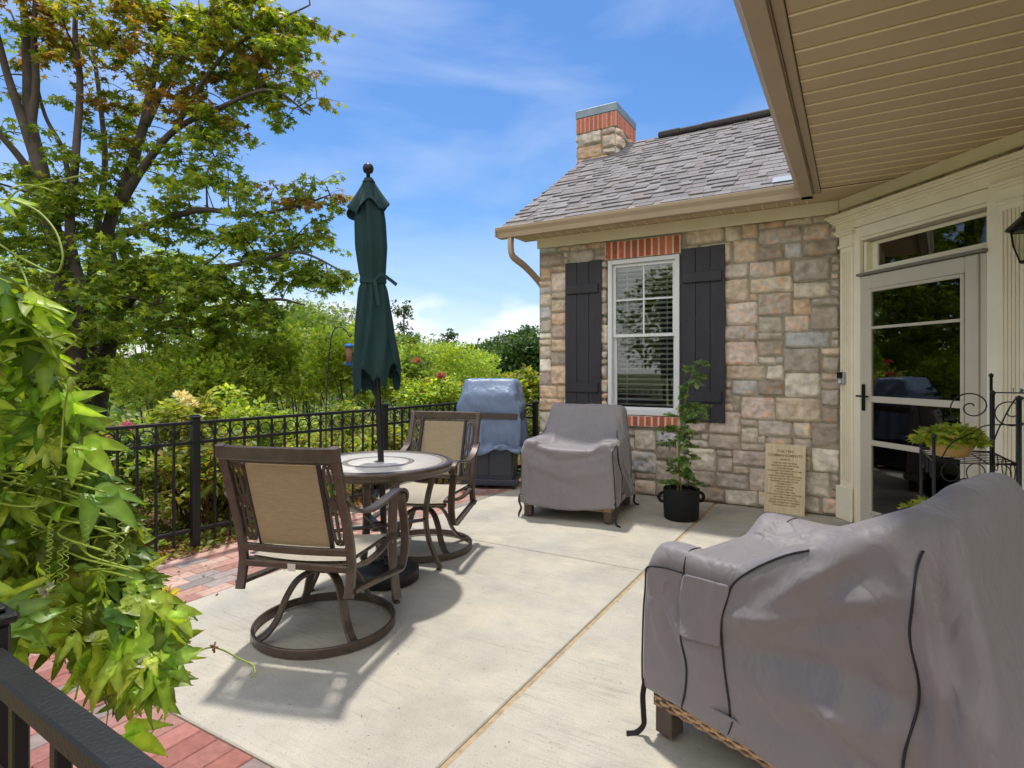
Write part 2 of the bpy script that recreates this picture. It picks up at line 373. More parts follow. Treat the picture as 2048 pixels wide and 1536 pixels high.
def struct(o): o['kind'] = 'structure'; return o
def frm(o, u, w=None):
    """matrix: local x along u (xy dir), local y = outward normal into wall, z up, origin o"""
    u = Vector((u[0], u[1], 0)).normalized(); n = Vector((-u.y, u.x, 0))
    return Matrix(((u.x, n.x, 0, o[0]), (u.y, n.y, 0, o[1]), (0, 0, 1, o[2]), (0, 0, 0, 1)))

def np_mesh(name, V3, faces_tpl, K, m, parent=None, tint=None, smooth=True):
    """instances of a template baked into one mesh; V3 (n,K,3)"""
    n = V3.shape[0]; sizes = np.array([len(f) for f in faces_tpl]); flat = np.concatenate([np.array(f) for f in faces_tpl])
    loops = (flat[None, :] + (np.arange(n) * K)[:, None]).ravel()
    tot = np.tile(sizes, n); st = np.concatenate([[0], np.cumsum(tot)[:-1]])
    me = bpy.data.meshes.new(name); me.vertices.add(n * K); me.vertices.foreach_set('co', V3.astype(np.float32).ravel())
    me.loops.add(len(loops)); me.loops.foreach_set('vertex_index', loops.astype(np.int32))
    me.polygons.add(len(tot)); me.polygons.foreach_set('loop_start', st.astype(np.int32)); me.polygons.foreach_set('loop_total', tot.astype(np.int32))
    me.polygons.foreach_set('use_smooth', np.full(len(tot), smooth)); me.materials.append(m)
    if tint is not None:
        c = np.ones((n, K, 4), dtype=np.float32); c[:, :, :3] = tint[:, None, :] if tint.ndim == 2 else tint
        at = me.attributes.new('tint', 'FLOAT_COLOR', 'POINT'); at.data.foreach_set('color', c.ravel())
    me.update(calc_edges=True); me.validate()
    o = bpy.data.objects.new(name, me); COL.objects.link(o)
    if parent: o.parent = parent
    return o
# leaf templates: (verts, faces), tip along +y, normal +z
def tpl_simple():   # folded rhombic leaf, 4 tris
    v = [(0, 0, 0), (.28, .45, .06), (0, 1, -.10), (-.28, .45, .06), (0, .45, -.02)]
    return np.array(v, float), [(0, 1, 4), (1, 2, 4), (2, 3, 4), (3, 0, 4)]
def tpl_star():     # five pointed maple or gum leaf
    v = [(0, .38, .03)]; o = []
    for k, (a, r) in enumerate([(-150, .30), (-112, .62), (-85, .30), (-52, .70), (-26, .32), (0, .80), (26, .32), (52, .70), (85, .30), (112, .62), (150, .30), (180, .14)]):
        aa = R(90 + a); v.append((r * math.cos(aa), .30 + r * math.sin(aa) * .95, -.16 * r * r))
    n = len(v) - 1
    return np.array(v, float), [(0, 1 + k, 1 + (k + 1) % n) for k in range(n)]
def tpl_frond():    # small compound sprig: 7 leaflets
    V_, F_ = [], []
    for (x, y, a, l) in [(0, .55, 0, .45), (0, .15, 65, .38), (0, .15, -65, .38), (0, .35, 50, .4), (0, .35, -50, .4), (0, .5, 35, .38), (0, .5, -35, .38)]:
        b = len(V_); ca, sa = math.cos(R(a)), math.sin(R(a))
        for (u, w) in ((0, 0), (.13, .5), (0, 1), (-.13, .5)):
            u2, w2 = u * l * 1.6, w * l; V_.append((x + u2 * ca + w2 * sa, y - u2 * sa + w2 * ca, -.12 * w2 + .02 * (u != 0)))
        F_.append((b, b + 1, b + 2, b + 3))
    return np.array(V_, float), F_
def tpl_blade():
    v = [(-.03, 0, 0), (.03, 0, 0), (.035, .5, .05), (-.035, .5, .05), (0, 1, -.05)]
    return np.array(v, float), [(0, 1, 2, 3), (3, 2, 4)]
TPL = dict(simple=tpl_simple(), star=tpl_star(), frond=tpl_frond(), blade=tpl_blade())
def orient(tip, nrm):
    """(n,3) arrays -> rotation matrices (n,3,3) with columns x,y=tip,z~nrm"""
    y = tip / np.linalg.norm(tip, axis=1, keepdims=True)
    x = np.cross(y, nrm); x /= np.linalg.norm(x, axis=1, keepdims=True) + 1e-9
    z = np.cross(x, y); return np.stack([x, y, z], axis=2)
def leaves(name, P, tip, nrm, size, tint, m, tpl='simple', parent=None):
    tv, tf = TPL[tpl]; Rm = orient(tip, nrm)
    V3 = np.einsum('nij,kj->nki', Rm, tv) * size[:, None, None] + P[:, None, :]
    return np_mesh(name, V3, tf, len(tv), m, parent, tint)
def pal(n, cols, w=None, jit=.18):
    c = np.array([s2l(tuple(x / 255 for x in q)) for q in cols]); i = RNG.choice(len(cols), n, p=w)
    return np.clip(c[i] * (1 + RNG.normal(0, jit, (n, 1))) * (1 + RNG.normal(0, .06, (n, 3))), 0.004, 1)

# ------------------------------------------------------------------ ground, slab, pavers
def ground():
    xs = np.unique(np.concatenate([np.linspace(-600, -40, 15), np.linspace(-40, 20, 61), np.linspace(20, 600, 15)]))
    ys = np.unique(np.concatenate([np.linspace(-600, -30, 15), np.linspace(-30, 50, 81), np.linspace(50, 600, 15)]))
    mb = MB(); mb.smooth = True
    def h(x, y):
        d = max(-4.3 - x, 0) * 0.9; d2 = max(y - 10, 0) * .5
        t = min((d + d2) / 22, 1.0); f = -3.6 * (t * t * (3 - 2 * t))
        return -0.06 + f + (0.12 * mnoise.noise(Vector((x * .2, y * .2, 0))) if d + d2 > 1 else 0)
    mb.grid([[Vector((x, y, h(x, y))) for y in ys] for x in xs])
    mb.f = [f[::-1] for f in mb.f] if False else mb.f
    return struct(mb.build('ground', M['ground'])), h
_, GH = ground()
mb = MB()
xs = [-3.2, -1.176, -1.148, 3.6]
def slab(x0, x1, y0, y1): mb.bbox((x0, y0, -0.12), (x1, y1, 0.0), 0.005)
for x0, x1 in ((-3.2, -1.175), (-1.149, 3.6)):
    for y0, y1 in ((1.24, 3.645), (3.657, 5.85)): slab(x0, x1, y0, y1)
struct(mb.build('patio', M['concrete']))
mb = MB(); mb.box((-3.19, 1.25, -.10), (3.6, 5.9, -0.009)); struct(mb.build('expansion_joint', M['sand']))
pc = [(184, 118, 102), (172, 100, 88), (180, 122, 110), (150, 128, 122), (164, 94, 82), (178, 120, 106), (174, 106, 94)]
pl = [(188, 142, 124), (178, 124, 108), (196, 156, 138), (152, 136, 130), (172, 118, 102), (186, 136, 118), (142, 130, 126)]
def pavers():
    mb = MB(); BW, BL, g = .098, .2, .003
    i = 0; x = -3.205
    def put(x0, x1, y0, y1):
        c = random.choice(pc if x1 > -3.2 else pl); gy = sum(c) / 3; c = s2l(tuple((q * .8 + gy * .2) / 255 for q in c)); k = random.uniform(.85, 1.12); mb.cur = (c[0] * k, c[1] * k, c[2] * k, 1)
        z = random.uniform(-.003, .001); mb.bbox((x0 + g / 2, y0 + g / 2, -.06), (x1 - g / 2, y1 - g / 2, z - .001), .004)
    while x > -4.06:
        y = .16 + (i % 2) * .1
        while y < 5.9: put(x - BW, x, y, y + BL); y += BL
        x -= BW; i += 1
    x = -3.205; i = 1
    while x < 3:
        x1 = x + BW; y = 1.235; put(x, x1, y - BL, y); y -= BL
        if i % 2: put(x, x1, y - BL / 2, y); y -= BL / 2
        while y > -.2: put(x, x1, y - BL, y); y -= BL
        x += BW; i += 1
    return struct(mb.build('brick_paving', M['paver'], tint=True))
pavers()
mb = MB(); mb.box((-4.1, -.3, -.09), (3.2, 5.95, -.012)); struct(mb.build('paving_bed', M['sand']))
mb = MB(); mb.smooth = True
mb.grid([[Vector((x, y, GH(x, y) + .05 + .03 * mnoise.noise(Vector((x * 5, y * 5, 3))))) for y in np.linspace(-1.5, 9, 70)] for x in np.linspace(-8.5, -3.95, 40)])
struct(mb.build('mulch_ground', M['mulch']))

# ------------------------------------------------------------------ stone walls
SC = [(204, 180, 150), (212, 188, 164), (192, 172, 152), (182, 168, 150), (198, 182, 166), (166, 146, 128), (206, 172, 136), (182, 180, 178), (220, 206, 184), (172, 154, 136), (208, 184, 168), (194, 180, 162), (202, 186, 162), (188, 172, 156)]
def stones(mb, mtx, W, H, holes=(), cell=.075, z0=0.0, seed=1, dark=0.0, big=True, prot=.022):
    rnd = random.Random(seed); nx, nz = int(round(W / cell)), int(round(H / cell)); cx, cz = W / nx, H / nz
    occ = [[False] * nz for _ in range(nx)]
    for i in range(nx):
        for j in range(nz):
            xx, zz = (i + .5) * cx, z0 + (j + .5) * cz
            if any(a < xx < b and c < zz < d for a, b, c, d in holes): occ[i][j] = True
    sizes = [(3, 1), (2, 2), (3, 2), (4, 2), (3, 3), (4, 3), (5, 3), (5, 2), (3, 2), (4, 2), (4, 3), (5, 2), (3, 2), (2, 1)] if big else [(2, 1), (2, 2), (1, 1), (3, 2), (1, 2)]
    for j in range(nz):
        for i in range(nx):
            if occ[i][j]: continue
            ss = sizes[:]; rnd.shuffle(ss)
            for (w, h) in ss + [(1, 1)]:
                if i + w <= nx and j + h <= nz and not any(occ[a][b] for a in range(i, i + w) for b in range(j, j + h)): break
            for a in range(i, i + w):
                for b in range(j, j + h): occ[a][b] = True
            x0, x1, za, zb = i * cx, (i + w) * cx, z0 + j * cz, z0 + (j + h) * cz
            g = .0095; x0 += g; x1 -= g; za += g; zb -= g
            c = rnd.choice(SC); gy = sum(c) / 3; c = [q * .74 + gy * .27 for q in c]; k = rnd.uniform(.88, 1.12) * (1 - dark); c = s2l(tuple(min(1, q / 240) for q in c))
            n1, n2 = max(6, int((x1 - x0) / .014)), max(6, int((zb - za) / .014)); hgt = prot * rnd.uniform(.8, 1.9)
            tx, tz = rnd.uniform(-.05, .05), rnd.uniform(-.06, .06); off = Vector((rnd.uniform(0, 99), rnd.uniform(0, 99), 0))
            cj = [(rnd.uniform(-.012, .006), rnd.uniform(-.010, .006)) for _ in range(4)]
            oc = rnd.random() < .35; P = []; Cc = []
            for a in range(n1 + 1):
                row = []; u = a / n1
                for b in range(n2 + 1):
                    v = b / n2
                    dx = min(u, 1 - u) * (x1 - x0); dz = min(v, 1 - v) * (zb - za)
                    # ragged outline
                    x = x0 + (x1 - x0) * u; z = za + (zb - za) * v
                    q = Vector((x * 9, z * 9, 0)) + off
                    e1 = .006 * mnoise.noise(q * 2); e2 = .006 * mnoise.noise(q * 2 + Vector((5, 5, 5)))
                    jx = (cj[0][0] * (1 - u) * (1 - v) + cj[1][0] * (1 - u) * v - cj[2][0] * u * (1 - v) - cj[3][0] * u * v)
                    jz = (cj[0][1] * (1 - u) * (1 - v) - cj[1][1] * (1 - u) * v + cj[2][1] * u * (1 - v) - cj[3][1] * u * v)
                    edge = min(1, min(dx, dz) / .016); edge = math.sqrt(max(0, 1 - (1 - edge) ** 2))
                    rid = 1 - abs(mnoise.noise(q * .9)) * 2
                    rr = hgt * (.62 + .55 * rid) + .014 * mnoise.noise(q * 2.4) + .007 * mnoise.noise(q * 6) + .003 * mnoise.noise(q * 14) + tx * (x - (x0 + x1) / 2) + tz * (z - (za + zb) / 2)
                    row.append(mtx @ Vector((x + e1 - jx * -1, -max(0.001, rr) * edge + .004 * (1 - edge) * 0, z + e2 + jz)))
                P.append(row)
            sm = mb.smooth; mb.smooth = True
            base = len(mb.v); mb.cur = (1, 1, 1, 1); ids = mb.grid(P, flip=True); mb.smooth = sm
            for a in range(n1 + 1):
                for b in range(n2 + 1):
                    q = Vector((a * .35, b * .35, 0)) + off; t = mnoise.noise(q) * .5 + .5
                    kk = k * (.86 + .28 * t); o = max(0, mnoise.noise(q * .8 + Vector((9, 9, 9)))) if oc else 0
                    mb.c[ids[a][b]] = (c[0] * kk * (1 + .5 * o), c[1] * kk * (1 - .02 * o), c[2] * kk * (1 - .35 * o), 1)
def soldier(mb, mt, mtx, x0, x1, z0, z1, n, prot=.03, seed=3, curved=False):
    rnd = random.Random(seed); w = (x1 - x0) / n
    for k in range(n):
        c = s2l(tuple(q / 255 for q in rnd.choice([(204, 110, 80), (192, 98, 74), (210, 122, 92), (180, 90, 70)]))); mb.cur = (*c, 1)
        a, b = x0 + k * w + .0075, x0 + (k + 1) * w - .0075
        mb.bbox((a, -prot, z0 + rnd.uniform(0, .004)), (b, .01, z1 - rnd.uniform(0, .004)), .006, mtx)
    mt.box((x0 - .003, -prot + .0035, z0 + .002), (x1 + .003, .0, z1 - .002), mtx)

house = thing('stone_house', 'stone clad house with shuttered window, grey shingle roof, storm door and brick banded chimney', 'house', (0, 0, 0))
WY = 5.88; X0, X1 = -3.11, -.11
DANG = R(48); DU = (math.cos(DANG), -math.sin(DANG))
FW = frm((X0, WY, 0), (1, 0)); FD = frm((X1, WY, 0), DU)
DL = 2.9                                               # length of the door wall
st, mo = MB(), MB()
stones(st, FW, 3.0, 2.68, [(X - X0 for X in ())] and [(.80, 1.615, .70, 2.66)], seed=4)
mo.box((0, 0, 0), (.80, .12, 2.8), FW); mo.box((1.615, 0, 0), (3.0, .12, 2.8), FW); mo.box((.8, 0, 0), (1.615, .12, .82), FW); mo.box((.8, 0, 2.45), (1.615, .12, 2.8), FW)
o = st.build('stone_wall', M['stone'], house, tint=True); o['label'] = 'window wall of squared tan and grey stone'
mo.build('mortar', M['mortar'], o)
st, mo = MB(), MB()
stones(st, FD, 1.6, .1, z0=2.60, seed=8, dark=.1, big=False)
FD2 = frm((X1 + DU[0] * 1.66, WY + DU[1] * 1.66, 0), DU)
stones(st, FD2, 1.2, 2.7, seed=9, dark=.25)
mo.box((0, 0, 2.36), (1.66, .12, 2.8), FD); mo.box((1.66, 0, 0), (DL, .12, 2.8), FD); mo.box((-.02, .0, 0), (.22, .12, 2.36), FD)
o = st.build('entry_wall', M['stone'], house, tint=True); mo.build('mortar', M['mortar'], o)
# brick lintel and sill
b, m_ = MB(), MB(); soldier(b, m_, FW, .806, 1.605, 2.462, 2.65, 11); o = b.build('brick_lintel', M['brick'], house, tint=True); m_.build('mortar', M['jointpale'], o)
b, m_ = MB(), MB(); soldier(b, m_, FW, .83, 1.60, .705, .815, 11, .05, 5); o = b.build('brick_sill', M['brick'], house, tint=True); m_.build('mortar', M['jointpale'], o)
# the rest of the building's shell (sides and back)
mb = MB()
mb.box((X0, WY + .13, -.1), (X0 + .12, 10.2, 2.8)); mb.box((X0 + .13, 10.08, -.1), (4, 10.2, 2.8))
mb.box((3.9, 2.2, -.1), (4.0, 10.07, 2.8)); mb.box((1.95, 2.2, -.1), (3.89, 2.3, 2.8)); mb.build('side_wall', M['mortar'], house)
# gable end above the left wall
mb = MB(); zz = lambda y: 2.84 + .64 * (y - 5.45) if y < 8.05 else 2.84 + .64 * (10.65 - y)
for q, (ya, yb) in enumerate(((5.95, 8.05), (8.05, 10.15))):
    a, b_, c_, d_ = [mb.vert(p) for p in ((X0, ya, 2.81), (X0, yb, 2.81), (X0, yb, zz(yb) - .06), (X0, ya, zz(ya) - .06))]
    e, f_, g_, h_ = [mb.vert(p) for p in ((X0 + .1, ya, 2.81), (X0 + .1, yb, 2.81), (X0 + .1, yb, zz(yb) - .06), (X0 + .1, ya, zz(ya) - .06))]
    for fc in ((a, b_, c_, d_), (h_, g_, f_, e), (d_, c_, g_, h_), (a, e, f_, b_), (a, d_, h_, e), (b_, f_, g_, c_)): mb.face(*fc)
mb.build('gable', M['stone'], house)
# frieze boards
mb = MB(); mb.bbox((-.02, -.028, 2.672), (3.0 - .012, -.001, 2.788), .004, FW); mb.bbox((.012, -.028, 2.690), (DL, -.001, 2.788), .004, FD)
mb.build('frieze', M['trim'], house)
# soffit: boards with raised beads
SZ = 2.79
mb = MB(); bd = MB()
mb.box((-3.34, 5.50, SZ), (-.245, 5.95, SZ + .02))
mb.box((-.243, -2.0, SZ), (2.6, 5.88, SZ + .02))
x = -3.3
while x < -.3: bd.bbox((x, 5.53, SZ - .006), (x + .009, 5.86, SZ - .0005), .002); x += .122
y = 5.43 - .0
while y > -1.9:
    bd.bbox((-.243, y, SZ - .007), (2.6, y + .016, SZ - .0005), .003); y -= .1613
o = mb.build('soffit', M['soffit'], house); bd.build('bead', M['soffitbead'], o)
# fascia, trims and gutters
mb = MB()
mb.bbox((-.292, -2.0, SZ - .022), (-.247, 5.46, SZ - .001), .003)
mb.bbox((-3.34, 5.478, SZ - .022), (-.247, 5.498, SZ - .002), .003)
mb.box((-.30, -2.0, SZ - .03), (-.294, 5.46, 2.93)); mb.box((-3.345, 5.466, SZ - .03), (-.302, 5.474, 2.90))
mb.build('fascia', M['gutter'], house)
gp = [(0, .0), (.0, -.105), (-.085, -.105), (-.100, -.06), (-.128, -.025), (-.135, 0), (-.130, .003), (-.122, -.022), (-.094, -.058), (-.080, -.098), (-.006, -.098), (-.006, 0)]
mb = MB()
mb.sweep([(-.301, -2.0, 2.832), (-.301, 5.463, 2.832)], [(a, b_) for a, b_ in gp], up=(0, 0, 1))
mb.v = [(-.301 - (v[0] + .301) if v[0] > -.301 else v[0], v[1], v[2]) for v in mb.v]
mb.build('gutter', M['gutter'], house)
mb = MB()
mb.sweep([(-3.365, 5.465, 2.832), (-.305, 5.465, 2.832)], [(-a, b_) for a, b_ in gp], up=(0, 0, 1))
mb.v = [(v[0], 5.465 - abs(v[1] - 5.465), v[2]) for v in mb.v]
mb.box((-3.372, 5.336, 2.735), (-3.366, 5.465, 2.836)); mb.build('gutter', M['gutter'], house)
# downspout elbow
mb = MB(); rp = [(-.03, -.022), (.03, -.022), (.03, .022), (-.03, .022)]
mb.sweep(crv([(-3.22, 5.42, 2.74), (-3.22, 5.42, 2.62), (-3.22, 5.47, 2.53), (-3.20, 5.68, 2.46), (-3.17, 5.88, 2.36), (-3.15, 6.04, 2.25), (-3.15, 6.12, 2.1), (-3.15, 6.12, .1)], 5), rp, up=(1, 0, .0001))
mb.build('downspout', M['gutter'], house)

# roof
slope = math.atan(.64); roof = None
def roofing():
    dk = MB()
    for (ya, za, yb, zb) in ((5.42, 2.835, 8.05, 4.515), (10.7, 2.82, 8.05, 4.515)):
        ids = [dk.vert(p) for p in ((-3.31, ya, za), (1.2, ya, za), (1.2, yb, zb), (-3.31, yb, zb), (-3.31, ya, za - .05), (1.2, ya, za - .05), (1.2, yb, zb - .05), (-3.31, yb, zb - .05))]
        for q in ((0, 1, 2, 3), (7, 6, 5, 4), (0, 4, 5, 1), (1, 5, 6, 2), (2, 6, 7, 3), (3, 7, 4, 0)): dk.face(*[ids[k] for k in q])
    r = dk.build('roof', M['roofdark'], house); r['label'] = 'grey architectural shingle roof'
    sh = MB(); rnd = random.Random(5); C_, S_ = math.cos(slope), math.sin(slope)
    mt = Matrix(((1, 0, 0, 0), (0, C_, -S_, 5.40), (0, S_, C_, 2.842), (0, 0, 0, 1)))
    ex = .128; n = int(3.12 / ex)
    for k in range(n + 1):
        x = -3.33 - rnd.uniform(0, .12); y = k * ex
        while x < .6:
            w = rnd.uniform(.07, .20); t = rnd.choice([.006, .006, .015, .018])
            g = rnd.choice([(124, 120, 122), (116, 112, 115), (130, 126, 128), (112, 107, 109), (122, 114, 114)]); kk = rnd.uniform(.92, 1.08)
            c = s2l(tuple(q / 255 for q in g)); sh.cur = (c[0] * kk, c[1] * kk, c[2] * kk, 1)
            xa = max(x, -3.335 + rnd.uniform(-.004, .004)); xb = x + w - .003
            if xb > xa + .01:
                P = [Vector(p) for p in ((xa, y, .004), (xb, y, .004), (xb, y + ex + .02, .001), (xa, y + ex + .02, .001), (xa, y, .004 + t), (xb, y, .004 + t), (xb, y + ex + .02, .003 + t * .2), (xa, y + ex + .02, .003 + t * .2))]
                i = [sh.vert(mt @ p) for p in P]
                for q in ((4, 5, 6, 7), (0, 1, 5, 4), (1, 2, 6, 5), (3, 0, 4, 7)): sh.face(*[i[z] for z in q])
            x += w
    sh.build('shingles', M['shingle'], r, tint=True)
    cp = MB(); x = -2.35
    while x < .6:
        cp.bbox((x, 7.93, 4.50 + random.uniform(0, .006)), (x + .31, 8.17, 4.575 + random.uniform(0, .012)), .02); x += .145 * 2
    cp.build('ridge_cap', M['roofdark'], r)
    fl = MB(); fl.box((-.62, .10, .018), (-.45, .24, .024), mt); fl.build('flashing', M['metal'], r)
    # chimney
    ch = MB(); cm = MB(); b2 = MB()
    A = frm((-3.43, 7.66, 0), (1, 0)); B = frm((-2.86, 7.66, 0), (0, 1)); C2 = frm((-3.43, 8.44, 0), (0, -1))
    stones(ch, A, .57, 1.0, z0=3.66, seed=21, cell=.095, prot=.03, dark=.14); stones(ch, B, .78, 1.0, z0=3.66, seed=22, cell=.095, prot=.03, dark=.14); stones(ch, C2, .78, 2.2, z0=2.46, seed=23, cell=.095, prot=.03, dark=.14)
    cm.box((-3.43, 7.66, 0.0), (-2.86, 8.44, 4.93))
    soldier(b2, cm, A, -.01, .58, 4.67, 4.88, 9, .024, 8); soldier(b2, cm, B, -.01, .79, 4.67, 4.88, 12, .024, 9); soldier(b2, cm, C2, -.01, .79, 4.67, 4.88, 12, .024, 10)
    c = ch.build('chimney', M['stone'], r, tint=True); c['label'] = 'stone chimney with a band of upright red brick'
    for q, nm, mm, tt in ((cm, 'chimney_core', M['mortar'], False), (b2, 'brick_band', M['brick'], True)): q.build(nm, mm, r, tint=tt)
    cp = MB(); cp.bbox((-3.455, 7.635, 4.885), (-2.835, 8.465, 5.0), .006); cp.build('chimney_cap', M['metal'], r)
    fl = MB(); fl.box((-3.40, 7.60, 4.17), (-2.83, 7.655, 4.235)); fl.build('chimney_flashing', M['blackmetal'], r)
    # porch and main roof over the entry
    pr = MB(); ids = [pr.vert(p) for p in ((-.40, -2, 2.86), (-.40, 5.40, 2.86), (4.4, 5.40, 5.2), (4.4, -2, 5.2), (-.28, -2, 2.815), (-.28, 5.40, 2.815), (4.4, 5.40, 5.1), (4.4, -2, 5.1))]
    for q in ((0, 3, 2, 1), (4, 5, 6, 7), (0, 1, 5, 4), (1, 2, 6, 5), (2, 3, 7, 6), (3, 0, 4, 7)): pr.face(*[ids[k] for k in q])
    pr.build('porch_roof', M['roofdark'], house)
roofing()

# window
def window():
    w0, w1, z0, z1 = .835, 1.595, .822, 2.455
    wd = MB()
    def fr(mb, a, b, c, d, t, y0, y1): # rectangular frame
        mb.bbox((a, y0, c), (a + t, y1, d), .003, FW); mb.bbox((b - t, y0, c), (b, y1, d), .003, FW)
        mb.bbox((a + t, y0, c), (b - t, y1, c + t), .003, FW); mb.bbox((a + t, y0, d - t), (b - t, y1, d), .003, FW)
    fr(wd, w0, w1, z0, z1, .045, -.025, .10)
    w = wd.build('window', M['vinyl'], house); w['label'] = 'white double hung window with open blinds'
    up, lo = MB(), MB(); zm = 1.655
    fr(up, w0 + .046, w1 - .046, zm - .02, z1 - .046, .032, .012, .04)
    cx = (w0 + w1) / 2; up.bbox((cx - .009, .018, zm + .012), (cx + .009, .034, z1 - .079), .002, FW); up.bbox((w0 + .079, .019, 2.02), (w1 - .079, .033, 2.038), .002, FW)
    up.build('upper_sash', M['vinyl'], w)
    fr(lo, w0 + .046, w1 - .046, z0 + .046, zm + .018, .032, .043, .072)
    lo.build('lower_sash', M['vinyl'], w)
    g = MB(); g.box((w0 + .07, .024, zm), (w1 - .07, .027, z1 - .07), FW); g.box((w0 + .07, .053, z0 + .07), (w1 - .07, .056, zm), FW); g.build('window_glass', M['glass'], w)
    bl = MB(); z = z0 + .10; rot = Matrix.Rotation(R(-22), 4, 'X')
    while z < z1 - .13:
        bl.box((w0 + .055, -.022, -.0014), (w1 - .055, .022, .0014), FW @ Matrix.Translation((0, .125, z)) @ rot); z += .0535
    bl.box((w0 + .05, .10, z1 - .11), (w1 - .05, .15, z1 - .05), FW)
    for xx in (w0 + .17, w1 - .16): bl.box((xx, .102, z0 + .09), (xx + .004, .104, z1 - .1), FW)
    bl.box((w0 + .055, .105, z0 + .05), (w1 - .055, .145, z0 + .07), FW)
    bl.build('blinds', M['blind'], w)
    it = MB(); it.box((w0 - .5, 1.5, -.0), (w1 + .6, 1.52, 2.8), FW); it.box((w0 - .5, .13, z0 - .1), (w0 - .48, 1.5, 2.8), FW); it.box((w1 + .6, .13, z0 - .1), (w1 + .62, 1.5, 2.8), FW)
    it.box((w0 - .5, .13, .3), (w1 + .6, 1.5, .32), FW); it.box((w0 - .5, .13, 2.7), (w1 + .6, 1.5, 2.72), FW); it.build('room', M['interior'], w)
    mb = MB(); mb.bbox((w0 + .62, -.04, z0 + .03), (w0 + .64, -.026, z0 + .05), .002, FW)
window()
# shutters
def shutter(a, b, z0, z1, bt, label):
    s = MB(); n = 3; w = (b - a) / n
    for k in range(n):
        dz = random.uniform(-.004, .004)
        s.bbox((a + k * w + .002, -.062, z0 + dz), (a + (k + 1) * w - .002, -.042, z1 + dz + k * .004), .002, FW)
    s.box((a + .05, -.042, z0 + .1), (a + .1, -.0, z0 + .14), FW); s.box((b - .1, -.042, z1 - .14), (b - .05, .0, z1 - .1), FW)
    o = s.build('shutter', M['shutter'], house); o['label'] = label
    for z in bt:
        q = MB(); q.bbox((a + .018, -.084, z - .05), (b - .03, -.063, z + .05), .003, FW); q.build('batten', M['shutter'], o)
shutter(.35, .775, .90, 2.462, (1.10, 2.17), 'black board shutter on the far side of the window')
shutter(1.622, 2.04, .78, 2.49, (1.03, 2.20), 'black board shutter beside the tomato plant')

